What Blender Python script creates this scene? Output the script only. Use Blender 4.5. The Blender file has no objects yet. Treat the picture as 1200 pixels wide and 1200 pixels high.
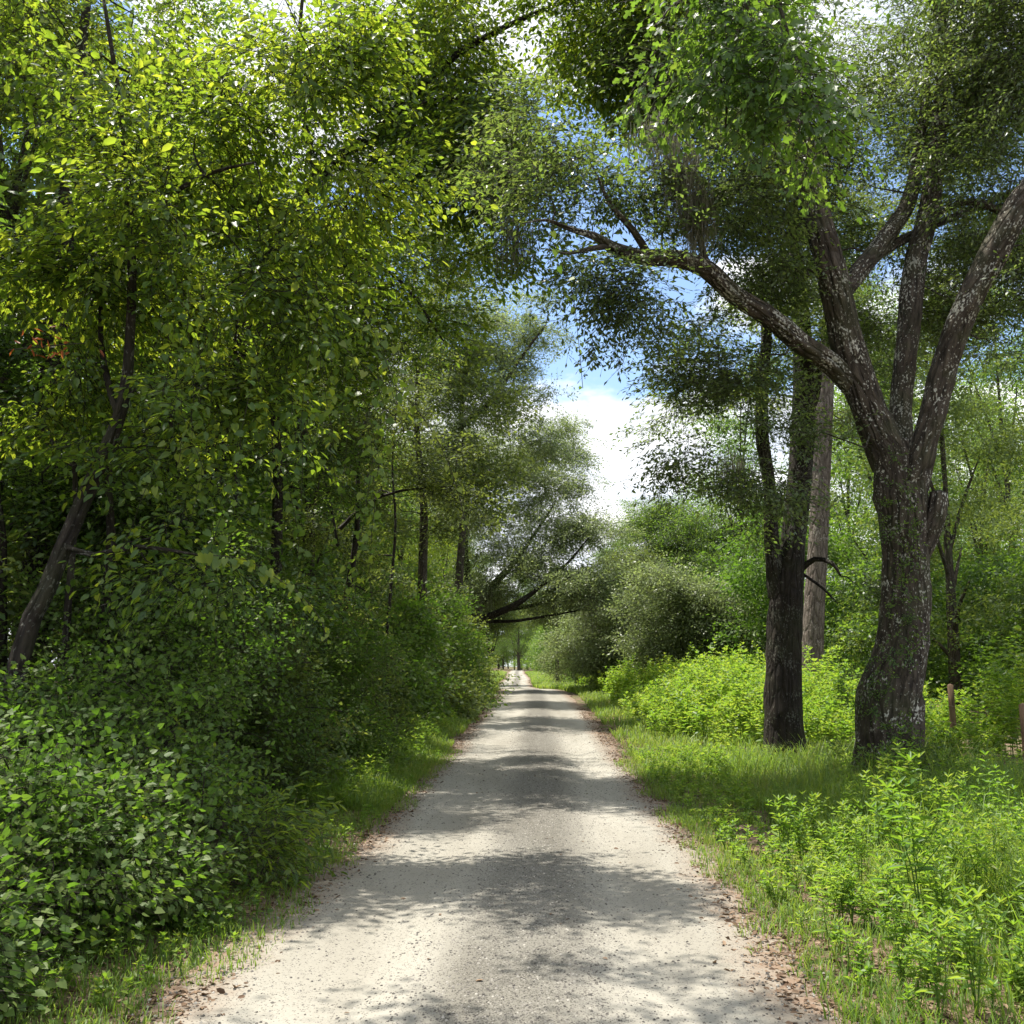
import bpy, math
import numpy as np

# ------------------------------------------------------------------ camera, sky, sun, exposure
scene = bpy.context.scene
COL = scene.collection
R = math.radians
PITCH = R(8.76); CAM_H = 1.6; FOC = 1200.0
cam_d = bpy.data.cameras.new("camera"); cam = bpy.data.objects.new("camera", cam_d); COL.objects.link(cam)
cam_d.sensor_width = 36; cam_d.sensor_height = 36; cam_d.lens = 36.0
cam_d.clip_end = 6000; cam_d.clip_start = 0.05
cam.location = (0, 0, CAM_H); cam.rotation_euler = (R(90) + PITCH, 0, 0)
scene.camera = cam
SUN_EL, SUN_AZ = R(70), R(-62)            # azimuth measured from +Y (forward), negative = left
sdir = np.array([math.sin(SUN_AZ) * math.cos(SUN_EL), math.cos(SUN_AZ) * math.cos(SUN_EL), math.sin(SUN_EL)])
sl = bpy.data.lights.new("sun", 'SUN'); sl.energy = 4.8; sl.angle = R(0.53); sl.color = (1.0, 0.95, 0.85)
so = bpy.data.objects.new("sun", sl); COL.objects.link(so)
from mathutils import Vector
so.rotation_euler = Vector(sdir).to_track_quat('Z', 'Y').to_euler(); so.location = (0, 0, 40)
W = bpy.data.worlds.new("World"); scene.world = W; W.use_nodes = True
nt = W.node_tree; nt.nodes.clear()
def N(nt, t, **k):
    n = nt.nodes.new(t)
    for a, v in k.items(): setattr(n, a, v)
    return n
def Lk(nt, a, b): nt.links.new(a, b)
sky = N(nt, 'ShaderNodeTexSky'); sky.sky_type = 'NISHITA'; sky.sun_disc = False
sky.sun_elevation = SUN_EL; sky.sun_rotation = SUN_AZ; sky.altitude = 30; sky.air_density = 1.0; sky.dust_density = 0.6; sky.ozone_density = 2.0
tc = N(nt, 'ShaderNodeTexCoord'); sep = N(nt, 'ShaderNodeSeparateXYZ'); Lk(nt, tc.outputs['Generated'], sep.inputs[0])
def M_(nt, op, a, b=None, clamp=False):
    n = N(nt, 'ShaderNodeMath', operation=op, use_clamp=clamp)
    for i, v in enumerate((a, b)):
        if v is None: continue
        if isinstance(v, (int, float)): n.inputs[i].default_value = v
        else: Lk(nt, v, n.inputs[i])
    return n.outputs[0]
zz = M_(nt, 'ADD', M_(nt, 'MAXIMUM', sep.outputs[2], 0.0), 0.25)
cv = N(nt, 'ShaderNodeCombineXYZ')
Lk(nt, M_(nt, 'DIVIDE', sep.outputs[0], zz), cv.inputs[0]); Lk(nt, M_(nt, 'DIVIDE', sep.outputs[1], zz), cv.inputs[1])
cn = N(nt, 'ShaderNodeTexNoise'); cn.inputs['Scale'].default_value = 1.7; cn.inputs['Detail'].default_value = 9; cn.inputs['Roughness'].default_value = 0.55
mp = N(nt, 'ShaderNodeMapping'); mp.inputs['Location'].default_value = (3.1, 0.4, 0)
Lk(nt, cv.outputs[0], mp.inputs[0]); Lk(nt, mp.outputs[0], cn.inputs['Vector'])
# cloud low, a blue band above; unseen overhead cloud added to whiten ambient light
lowc = M_(nt, 'SUBTRACT', M_(nt, 'MULTIPLY', M_(nt, 'ABSOLUTE', M_(nt, 'SUBTRACT', sep.outputs[2], 0.415)), 1.2), 0.06)
cf = N(nt, 'ShaderNodeMapRange'); cf.interpolation_type = 'SMOOTHSTEP'; cf.inputs[1].default_value = 0.50; cf.inputs[2].default_value = 0.58
Lk(nt, M_(nt, 'ADD', cn.outputs[0], lowc), cf.inputs[0])
cn2 = N(nt, 'ShaderNodeTexNoise'); cn2.inputs['Scale'].default_value = 3.5; cn2.inputs['Detail'].default_value = 6; Lk(nt, mp.outputs[0], cn2.inputs['Vector'])
ccol = N(nt, 'ShaderNodeValToRGB'); ccol.color_ramp.elements[0].position = .35; ccol.color_ramp.elements[1].position = .65
ccol.color_ramp.elements[0].color = (4.0, 4.4, 5.0, 1); ccol.color_ramp.elements[1].color = (6.4, 6.4, 6.3, 1)
Lk(nt, cn2.outputs[0], ccol.inputs[0])
mx = N(nt, 'ShaderNodeMixRGB'); Lk(nt, cf.outputs[0], mx.inputs[0]); Lk(nt, sky.outputs[0], mx.inputs[1]); Lk(nt, ccol.outputs[0], mx.inputs[2])
bg = N(nt, 'ShaderNodeBackground'); bg.inputs[1].default_value = 0.135; Lk(nt, mx.outputs[0], bg.inputs[0])
wo = N(nt, 'ShaderNodeOutputWorld'); Lk(nt, bg.outputs[0], wo.inputs[0])
vs = scene.view_settings
scene.display_settings.display_device = 'sRGB'
vs.view_transform = 'Standard'; vs.look = 'None'; vs.exposure = 0.95; vs.gamma = 1.0
cy = scene.cycles
cy.max_bounces = 10; cy.diffuse_bounces = 5; cy.glossy_bounces = 3; cy.transmission_bounces = 7; cy.transparent_max_bounces = 8
cy.sample_clamp_indirect = 6.0; cy.caustics_reflective = False; cy.caustics_refractive = False
cy.use_denoising = True; cy.denoising_input_passes = 'RGB_ALBEDO_NORMAL'; cy.denoising_prefilter = 'ACCURATE'

# ------------------------------------------------------------------ small maths
rng = np.random.default_rng(7)
F32 = np.float32
def nrm(v): return v / np.maximum(np.linalg.norm(v, axis=-1, keepdims=True), 1e-9)
def P(px, py, Y):
    """world point at distance Y ahead of the camera that the photograph shows at pixel px, py (1200 px frame)"""
    u = (px - 600) / FOC; v = (600 - py) / FOC
    dy = math.cos(PITCH) - v * math.sin(PITCH); dz = math.sin(PITCH) + v * math.cos(PITCH)
    return np.array([u / dy * Y, Y, CAM_H + dz / dy * Y])
def pxs(n, Y): return n / FOC * Y
def to_px(p):
    p = np.asarray(p, float); y = p[..., 1]; z = p[..., 2] - CAM_H
    Z = y * math.cos(PITCH) + z * math.sin(PITCH); V = -y * math.sin(PITCH) + z * math.cos(PITCH)
    return 600 + FOC * p[..., 0] / Z, 600 - FOC * V / Z
def vnoise(x, y, seed=0):
    x = np.asarray(x, float); y = np.asarray(y, float)
    xi = np.floor(x).astype(np.int64); yi = np.floor(y).astype(np.int64); fx = x - xi; fy = y - yi
    fx = fx * fx * (3 - 2 * fx); fy = fy * fy * (3 - 2 * fy)
    def h(a, b):
        n = (a * 374761393 + b * 668265263 + seed * 1442695041) & 0x7fffffff
        n = ((n ^ (n >> 13)) * 1274126177) & 0x7fffffff
        return ((n ^ (n >> 16)) & 0xffff) / 65535.0
    return (h(xi, yi) * (1 - fx) + h(xi + 1, yi) * fx) * (1 - fy) + (h(xi, yi + 1) * (1 - fx) + h(xi + 1, yi + 1) * fx) * fy
def fbm(x, y, seed=0, o=3):
    a = 0; s = 1; t = 0
    for k in range(o): a = a + vnoise(x * 2**k, y * 2**k, seed + k) * s; t += s; s *= .5
    return a / t - .5
PY = np.array([-60, 0, 12, 20, 30, 38, 46, 54, 64, 80, 95, 115, 150, 220, 400, 1500.])
PZ = np.array([0, 0, 0, .07, .30, .52, .66, .60, .40, .30, .42, .62, .95, 1.45, 2.6, 6.0])
XY = np.array([-60, 0, 4.7, 9, 17, 26, 44, 52, 62, 75, 95, 115, 160, 250, 600.])
XX = np.array([-1.6, -.3, -.12, .12, .33, .54, .92, .85, .50, .10, .25, .60, .6, 1.4, 5.])
def prof(y): return (np.interp(y - 2, PY, PZ) + np.interp(y, PY, PZ) + np.interp(y + 2, PY, PZ)) / 3
def xc(y): return (np.interp(y - 3, XY, XX) + np.interp(y, XY, XX) + np.interp(y + 3, XY, XX)) / 3
def road_hw(y, side):   # half width with ragged edge
    base = 1.62 - .28 * np.clip((y - 26) / 24, 0, 1)
    return base + .14 * 2 * fbm(y * .45, side * 7.7 + 3, 5, 2) + .12 * 2 * fbm(y * 2.3, side * 3.1 + 9, 8, 2) + .12 * fbm(y * 9, side * 5.1 + 9, 28, 2)
def H(x, y):
    x = np.asarray(x, float); y = np.asarray(y, float)
    d = x - xc(y); a = np.abs(d)
    t = np.clip((a - 1.75) / 1.5, 0, 1); t = t * t * (3 - 2 * t)
    und = (fbm(x * .35, y * .35, 3) * .30 + fbm(x * 1.6, y * 1.6, 13) * .07) * t
    rut = -.026 * np.exp(-((a - .78) / .28)**2) * (a < 1.8)
    crown = .03 * np.clip(1 - (a / 1.7)**2, 0, 1)
    left = np.where(d < -2, np.clip((-d - 2) / 4, 0, 1) * .22, 0); right = np.where(d > 2.2, -np.clip((d - 2.2) / 3, 0, 1) * .10, 0)
    fine = fbm(x * 5, y * 5, 23, 2) * .010
    return prof(y) + und + rut + crown + left + right + fine - .012 * t

# ------------------------------------------------------------------ mesh building
def attr_link(me, name, data, vec=False):
    a = me.attributes.new(name, 'FLOAT_VECTOR' if vec else 'FLOAT', 'POINT')
    a.data.foreach_set('vector' if vec else 'value', np.ascontiguousarray(data, dtype=F32).ravel())
def mesh_from(name, V, F, mats, rnd=None, bk=None, smooth=False, midx=None):
    me = bpy.data.meshes.new(name); V = np.ascontiguousarray(V, dtype=F32); F = np.ascontiguousarray(F, dtype=np.int32)
    me.vertices.add(len(V)); me.vertices.foreach_set('co', V.ravel())
    k = F.shape[1]; me.loops.add(F.size); me.loops.foreach_set('vertex_index', F.ravel())
    me.polygons.add(len(F)); me.polygons.foreach_set('loop_start', np.arange(0, F.size, k, dtype=np.int32))
    try: me.polygons.foreach_set('loop_total', np.full(len(F), k, dtype=np.int32))
    except Exception: pass
    if smooth: me.polygons.foreach_set('use_smooth', np.ones(len(F), dtype=bool))
    for m in (mats if isinstance(mats, (list, tuple)) else [mats]): me.materials.append(m)
    if midx is not None: me.polygons.foreach_set('material_index', np.ascontiguousarray(midx, dtype=np.int32))
    if rnd is not None: attr_link(me, 'rnd', rnd)
    if bk is not None: attr_link(me, 'bk', bk, True)
    me.update(calc_edges=True)
    return me
def obj(name, me, parent=None, loc=None):
    o = bpy.data.objects.new(name, me); COL.objects.link(o)
    if loc is not None: o.location = loc
    if parent is not None: o.parent = parent
    return o
def tag(o, label=None, cat=None, group=None, kind=None):
    if label: o['label'] = label
    if cat: o['category'] = cat
    if group: o['group'] = group
    if kind: o['kind'] = kind
    return o
def empty(name, loc, rz=0.0, sc=1.0):
    o = bpy.data.objects.new(name, None); COL.objects.link(o); o.location = loc; o.rotation_euler = (0, 0, rz)
    o.scale = (sc, sc, sc) if np.isscalar(sc) else sc; o.empty_display_size = .3
    return o
def dup(root, loc, rz, sc=1.0, label=None, group=None, tilt=(0, 0)):
    r = root.copy(); COL.objects.link(r); r.location = loc; r.rotation_euler = (tilt[0], tilt[1], rz)
    r.scale = (sc, sc, sc) if np.isscalar(sc) else sc
    if label: r['label'] = label
    if group: r['group'] = group
    for ch in list(root.children):
        c = ch.copy(); COL.objects.link(c); c.parent = r
    return r

class Geo:                       # quads collector
    def __init__(s): s.V = []; s.F = []; s.R = []; s.B = []; s.n = 0
    def add(s, V, F, rnd=None, bk=None):
        V = np.asarray(V, F32).reshape(-1, 3); s.V.append(V); s.F.append(np.asarray(F, np.int32).reshape(-1, 4) + s.n)
        s.R.append(np.full(len(V), .5, F32) if rnd is None else np.asarray(rnd, F32).ravel())
        s.B.append(V if bk is None else np.asarray(bk, F32).reshape(-1, 3)); s.n += len(V)
    def mesh(s, name, mat, off=(0, 0, 0), smooth=False):
        V = np.concatenate(s.V) - np.asarray(off, F32)
        return mesh_from(name, V, np.concatenate(s.F), mat, np.concatenate(s.R), np.concatenate(s.B), smooth)
def catmull(pts, rad, n):
    pts = np.asarray(pts, float); rad = np.asarray(rad, float)
    if len(pts) < 3:
        t = np.linspace(0, 1, max(2, n))[:, None]; return pts[0] * (1 - t) + pts[-1] * t, rad[0] * (1 - t[:, 0]) + rad[-1] * t[:, 0]
    p = np.vstack([2 * pts[0] - pts[1], pts, 2 * pts[-1] - pts[-2]]); out = []; ro = []
    for i in range(len(pts) - 1):
        m = max(2, int(n * np.linalg.norm(pts[i + 1] - pts[i]) / np.sum(np.linalg.norm(np.diff(pts, axis=0), axis=1))))
        t = np.linspace(0, 1, m, endpoint=False)[:, None]
        a, b, c, d = p[i], p[i + 1], p[i + 2], p[i + 3]
        out.append(.5 * (2 * b + (c - a) * t + (2 * a - 5 * b + 4 * c - d) * t**2 + (3 * b - a - 3 * c + d) * t**3))
        ro.append(rad[i] * (1 - t[:, 0]) + rad[i + 1] * t[:, 0])
    out.append(pts[-1:]); ro.append(rad[-1:])
    return np.vstack(out), np.concatenate(ro)
def tube(g, pts, rad, sides=12, n=24, rough=.05, flute=0.0, seed=0, knob=0.0):
    C, r = catmull(pts, rad, n); T = nrm(np.gradient(C, axis=0))
    ref = np.array([1., .2, 0]) if abs(T[0][2]) > .6 else np.array([0, 0, 1.])
    Nn = np.zeros_like(T); x = nrm(np.cross(T[0], ref))
    for i in range(len(T)):
        x = nrm(x - T[i] * np.dot(x, T[i])); Nn[i] = x
    B = np.cross(T, Nn); L = np.concatenate([[0], np.cumsum(np.linalg.norm(np.diff(C, axis=0), axis=1))])
    th = np.linspace(0, 2 * np.pi, sides, endpoint=False); TH, LL = np.meshgrid(th, L)
    rr = r[:, None] * (1 + rough * 2 * (vnoise(TH / 6.283 * sides / 2.5 % (sides / 2.5), LL / .22 + 11, seed) - .5) + rough * 1.6 * (vnoise(np.cos(TH) * 1.6 + 5, LL * 1.1 + np.sin(TH) * 1.6, seed + 4) - .5))
    if flute: rr = rr * (1 + flute * np.exp(-LL / .55) * (.5 + .5 * np.cos(TH * 5 + seed) + .35 * np.cos(TH * 3 + 1)))
    if knob: rr = rr * (1 + knob * np.maximum(0, vnoise(np.cos(TH) * 1.3 + 9, LL * 1.7 + np.sin(TH), seed + 77) - .62) * 2.5)
    V = C[:, None, :] + rr[..., None] * (np.cos(TH)[..., None] * Nn[:, None, :] + np.sin(TH)[..., None] * B[:, None, :])
    bk = np.stack([np.cos(TH) * r[:, None], np.sin(TH) * r[:, None], LL + seed * 3.7], -1)
    m = len(C); i = np.arange(m - 1)[:, None] * sides; j = np.arange(sides)[None, :]; j2 = (j + 1) % sides
    F = np.stack([i + j, i + j2, i + sides + j2, i + sides + j], -1)
    V = np.vstack([V.reshape(-1, 3), C[-1:] + T[-1:] * r[-1] * .5]); bk = np.vstack([bk.reshape(-1, 3), [[0, 0, L[-1]]]])
    capi = len(V) - 1; e = (m - 1) * sides; jj = np.arange(0, sides - sides % 2, 2)
    cap = np.stack([e + jj, e + jj + 1, e + (jj + 2) % sides, np.full_like(jj, capi)], -1)
    g.add(V, np.vstack([F.reshape(-1, 4), cap]), None, bk)
    return C, r
def segs(g, A, B, ra, rb, sides=4):
    A = np.asarray(A, float); B = np.asarray(B, float); m = len(A)
    if m == 0: return
    T = nrm(B - A); ref = np.where(np.abs(T[:, 2:3]) > .8, np.array([[1., 0, 0]]), np.array([[0, 0, 1.]]))
    X = nrm(np.cross(T, ref)); Y = np.cross(T, X); th = np.linspace(0, 2 * np.pi, sides, endpoint=False)
    ring = np.cos(th)[None, :, None] * X[:, None] + np.sin(th)[None, :, None] * Y[:, None]
    V = np.concatenate([A[:, None] + ring * np.asarray(ra)[:, None, None], B[:, None] + ring * np.asarray(rb)[:, None, None]], 1)
    j = np.arange(sides); j2 = (j + 1) % sides; f = np.stack([j, j2, sides + j2, sides + j], -1)
    F = f[None] + (np.arange(m) * 2 * sides)[:, None, None]
    bk = np.concatenate([ring * .05, ring * .05 + (T * 1.0)[:, None] * .3], 1)
    g.add(V.reshape(-1, 3), F.reshape(-1, 4), None, bk.reshape(-1, 3))

# ------------------------------------------------------------------ leaf shapes (quads; x along the leaf, z up)
def LT(v, f): return np.array(v, F32), np.array(f, np.int32)
OVATE = LT([(0, 0, 0), (.30, .26, .07), (.72, .20, .05), (1, 0, -.10), (.72, -.20, .05), (.30, -.26, .07)], [(0, 3, 2, 1), (0, 5, 4, 3)])
LANCE = LT([(0, 0, 0), (.30, .13, .04), (.70, .11, .0), (1, 0, -.18), (.70, -.11, .0), (.30, -.13, .04)], [(0, 3, 2, 1), (0, 5, 4, 3)])
RHOMB = LT([(0, 0, 0), (.45, .25, .03), (1, 0, -.05), (.45, -.25, .03)], [(0, 3, 2, 1)])
RHOMBN = LT([(0, 0, 0), (.55, .215, .03), (1, 0, -.05), (.55, -.215, .03)], [(0, 3, 2, 1)])
HEART = LT([(.10, 0, 0), (-.08, .20, .03), (.12, .42, .05), (.50, .36, .04), (1.0, 0, -.10), (.50, -.36, .04), (.12, -.42, .05), (-.08, -.20, .03), (.5, 0, -.02)],
           [(0, 3, 2, 1), (0, 8, 4, 3), (0, 5, 4, 8), (0, 7, 6, 5)])
LOBED = LT([(0, 0, 0), (.30, .05, .01), (.42, .24, .04), (.60, .34, .03), (.66, .15, .02), (1.0, .17, .0), (1.05, 0, -.04), (1.0, -.17, .0), (.66, -.15, .02), (.60, -.34, .03), (.42, -.24, .04), (.30, -.05, .01), (.6, 0, 0)],
           [(1, 4, 3, 2), (0, 12, 4, 1), (12, 6, 5, 4), (0, 11, 8, 12), (12, 8, 7, 6), (11, 10, 9, 8)])
NEEDLE = LT([(0, -.02, 0), (1, -.012, -.1), (1, .012, -.1), (0, .02, 0)], [(0, 1, 2, 3)])
def frames(d, up):
    x = nrm(d); z = nrm(up - x * np.sum(up * x, -1, keepdims=True)); y = np.cross(z, x)
    return np.stack([x, y, z], -1)           # columns
def leaves_to(g, tmpl, pos, Rm, s, rnd):
    T, F = tmpl; k = len(T); n = len(pos)
    V = pos[:, None, :].astype(F32) + np.einsum('nij,kj->nki', (Rm * s[:, None, None]).astype(F32), T)
    Fi = F[None] + (np.arange(n, dtype=np.int32) * k)[:, None, None]
    g.add(V.reshape(-1, 3), Fi.reshape(-1, 4), np.repeat(rnd.astype(F32), k), V.reshape(-1, 3)[:0] if False else None)

def make_sprays(nv=14, leaf=.07, L=.42, n=15, angle=50, droop=.25, side=3, normjit=.35, seed=1, hang=0.0):
    rg = np.random.default_rng(seed); out = []
    for v in range(nv):
        pos = []; D = []; U = []; tw = []
        def run(base, yaw, length, m):
            cyaw, syaw = math.cos(yaw), math.sin(yaw); prev = base
            for i in range(m):
                t = (i + .6) / m * length; p = base + np.array([cyaw * t, syaw * t, -droop * t * t / L + rg.normal() * .006])
                s_ = 1 if i % 2 else -1; a = R(angle) * s_ + rg.normal() * .25 if i < m - 1 else rg.normal() * .2
                d = np.array([math.cos(yaw + a), math.sin(yaw + a), -.25 - hang + rg.normal() * .25])
                pos.append(p + d / np.linalg.norm(d) * leaf * .12); D.append(d); U.append(np.array([0, 0, 1.]) + rg.normal(size=3) * normjit)
            tw.append((base, base + np.array([cyaw * length, syaw * length, -droop * length * length / L])))
        run(np.zeros(3), 0, L, max(3, int(n * .45)))
        for k in range(side):
            t = (k + .6) / (side + .6) * L; s_ = 1 if k % 2 else -1
            run(np.array([t, 0, -droop * t * t / L]), s_ * R(45) + rg.normal() * .2, L * rg.uniform(.35, .6), max(2, int(n * .55 / side)))
        pos = np.array(pos); Rm = frames(np.array(D), np.array(U)); s = leaf * rg.uniform(.50, 1.25, len(pos))
        out.append((pos.astype(F32), Rm.astype(F32), s.astype(F32), np.array(tw)))
    k = min(len(o[0]) for o in out)
    return [(o[0][:k], o[1][:k], o[2][:k], o[3]) for o in out]
SP = {
 'broad':  make_sprays(leaf=.088, L=.50, n=15, seed=1, hang=.15),
 'mid':    make_sprays(leaf=.075, L=.42, n=16, seed=2),
 'oak':    make_sprays(leaf=.082, L=.40, n=15, angle=42, normjit=.5, seed=3),
 'vine':   make_sprays(leaf=.048, L=.40, n=11, angle=60, droop=.5, side=2, normjit=.45, seed=4, hang=.25),
 'far':    make_sprays(leaf=.13, L=.60, n=12, seed=5, normjit=.9),
 'farfine':make_sprays(leaf=.105, L=.55, n=16, seed=6, normjit=1.2),
 'lobed':  make_sprays(leaf=.10, L=.45, n=14, angle=48, seed=8, hang=.35),
 'bush':   make_sprays(leaf=.06, L=.34, n=16, seed=9, normjit=.45),
}
def box(x, y, x0, x1, y0, y1, v, soft=.5):
    return v * np.clip((x - x0) / soft + .5, 0, 1) * np.clip((x1 - x) / soft + .5, 0, 1) * np.clip((y - y0) / soft + .5, 0, 1) * np.clip((y1 - y) / soft + .5, 0, 1)
def sun_gap(b, rg, low=2.6):
    # the canopy is pierced: where a shaft of sun reaches the road or the weeds, no twig hangs in its way
    t = b[:, 2] / sdir[2]; x = b[:, 0] - sdir[0] * t; y = b[:, 1] - sdir[1] * t; L = np.zeros(len(b))
    for a in ((-1.3, 1.1, 5.7, 7.4, .60), (-2.2, 2.2, 3.6, 5.7, .28), (.7, 2.4, 8.5, 13.5, .35), (-2, 2, 7.4, 18, .30), (-2, 2, 18, 24, .45), (-2, 2, 24, 40, .45), (-3.4, -1.2, 20, 34, .45),
              (2.4, 9, 17.5, 34, .45), (2.2, 6.5, 3.5, 8.2, .70), (-4.6, -1.8, 4.3, 6.8, .60)):
        L = np.maximum(L, box(x, y, *a))
    nz = vnoise(x / .55 + 7, y / .55 + 3, 17) * .6 + vnoise(x / .28, y / .28, 19) * .25 + rg.random(len(b)) * .15
    nz = np.clip((nz - .5) * 1.9 + .5, 0.02, 1)
    return (nz > L) | (b[:, 2] < low) | (b[:, 1] > 34)
def put_sprays(g, tw_g, sprays, tmpl, base, dirs, scale, crnd, rg, up_jit=.35, tw_r=.0035, leafscale=1.0, sun=True):
    """base (M,3) spray roots, dirs (M,3); leaves go to g, twig lines to tw_g"""
    kp = sun_gap(base, rg) if sun else np.ones(len(base), bool); base = base[kp]; dirs = dirs[kp]; scale = scale[kp]; crnd = crnd[kp]
    M = len(base); up = np.array([[0, 0, 1.]]) + rg.normal(size=(M, 3)) * up_jit
    Fm = frames(dirs, up); var = rg.integers(0, len(sprays), M); srnd = rg.random(M)
    for v in range(len(sprays)):
        idx = np.where(var == v)[0]
        if not len(idx): continue
        p, Rm, s, tw = sprays[v]; Fv = Fm[idx]; sc = scale[idx]
        pos = base[idx][:, None] + np.einsum('mij,nj->mni', Fv, p) * sc[:, None, None]
        RR = np.einsum('mij,njk->mnik', Fv, Rm); n = len(p)
        ss = (s[None] * (sc[:, None] ** .5) * leafscale * rg.uniform(.85, 1.15, (len(idx), n)))
        r = np.clip(.45 * rg.random((len(idx), n)) + .2 * srnd[idx][:, None] + .35 * crnd[idx][:, None], 0, 1)
        leaves_to(g, tmpl, pos.reshape(-1, 3), RR.reshape(-1, 3, 3), ss.reshape(-1), r.reshape(-1))
        if tw_g is not None:
            A = base[idx][:, None] + np.einsum('mij,nj->mni', Fv, tw[:, 0]) * sc[:, None, None]
            B = base[idx][:, None] + np.einsum('mij,nj->mni', Fv, tw[:, 1]) * sc[:, None, None]
            A = A.reshape(-1, 3); B = B.reshape(-1, 3)
            segs(tw_g, A, B, np.full(len(A), tw_r), np.full(len(A), tw_r * .4), 3)

def noise3(p, s, seed=0):
    a = vnoise(p[:, 0] * s + p[:, 2] * s * .37, p[:, 1] * s + p[:, 2] * s * .61, seed); b = vnoise(p[:, 2] * s * 1.1 + p[:, 0] * s * .3, p[:, 1] * s * .4 - p[:, 0] * s * .8, seed + 5)
    return (a + b) / 2
def clump_pts(clumps, rg, hollow=.35):
    """clumps: (centre, radii, count) -> cluster centres in flat leafy pads (boughs), and the inner end of each pad"""
    C = []; O = []
    for c, r, n in clumps:
        c = np.asarray(c, float); r = np.asarray(r, float) * np.ones(3); K = max(2, int(round(n / 6.5)))
        d = nrm(rg.normal(size=(K * 3, 3))); q = rg.random(K * 3) ** (1 / 3) * 1.12; T = c + d * q[:, None] * r
        T = T[np.argsort(-(noise3(T, .55 / max(.5, r.mean()) + .3, 3) + rg.random(K * 3) * .35))[:K]]
        pr = np.clip(.40 * r.mean(), .32, 1.3) * rg.uniform(.6, 1.35, K)
        per = np.maximum(2, np.round(n / K * (pr / pr.mean()) ** 1.4)).astype(int)
        for k in range(K):
            m = per[k]; o = T[k] - c; o[2] *= .3; a = math.atan2(o[1], o[0]) + rg.normal() * .7; ax = np.array([math.cos(a), math.sin(a), -.15 + rg.normal() * .22]); sd = np.array([-math.sin(a), math.cos(a), rg.normal() * .15])
            u = rg.uniform(-1, 1, m); w = rg.normal(size=m) * .5 * (1.1 - .5 * np.abs(u)); h = rg.normal(size=m) * .13
            p = T[k] + pr[k] * (u[:, None] * ax * 1.25 + w[:, None] * sd + h[:, None] * np.array([0, 0, 1.]) - (u[:, None] ** 2) * np.array([0, 0, .18]))
            C.append(p); O.append(np.repeat((T[k] - ax * pr[k] * 1.6)[None], m, 0))
    return np.vstack(C), np.vstack(O)
def grow(g, skel, C, rg, rmin=.010, k=.011, sides=5):
    """joins every cluster centre to the nearest limb with a bent tapering branch; returns direction of arrival"""
    pool = np.vstack([s[0] for s in skel]); prad = np.concatenate([s[1] for s in skel]); n0 = len(pool)
    cap = n0 + len(C) * 3 + 8; PP = np.zeros((cap, 3)); PP[:n0] = pool; PR = np.zeros(cap); PR[:n0] = prad; n = n0
    # distance to original limbs decides the order
    d0 = np.array([np.min(np.sum((pool - c)**2, 1)) for c in C]); order = np.argsort(d0); arr = np.zeros_like(C)
    A = []; B = []; RA = []; RB = []
    for i in order:
        c = C[i]; dv = PP[:n] - c; d = np.sqrt(np.sum(dv * dv, 1)); d = d + np.maximum(0, PP[:n, 2] - c[2]) * .8
        j = int(np.argmin(d)); a = PP[j]; L = np.linalg.norm(c - a); r0 = min(PR[j] * .7, rmin + k * L); r0 = max(r0, .006)
        m1 = a + (c - a) * .35 + rg.normal(size=3) * L * .10 + np.array([0, 0, L * .06]); m2 = a + (c - a) * .70 + rg.normal(size=3) * L * .09
        P4 = [a, m1, m2, c]; rs = [r0, r0 * .8, r0 * .6, max(.005, r0 * .42)]
        for q in range(3): A.append(P4[q]); B.append(P4[q + 1]); RA.append(rs[q]); RB.append(rs[q + 1])
        PP[n:n + 3] = P4[1:]; PR[n:n + 3] = rs[1:]; n += 3; arr[i] = nrm(c - m2)
    segs(g, A, B, np.array(RA), np.array(RB), sides)
    return arr
MAT = {}
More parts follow.
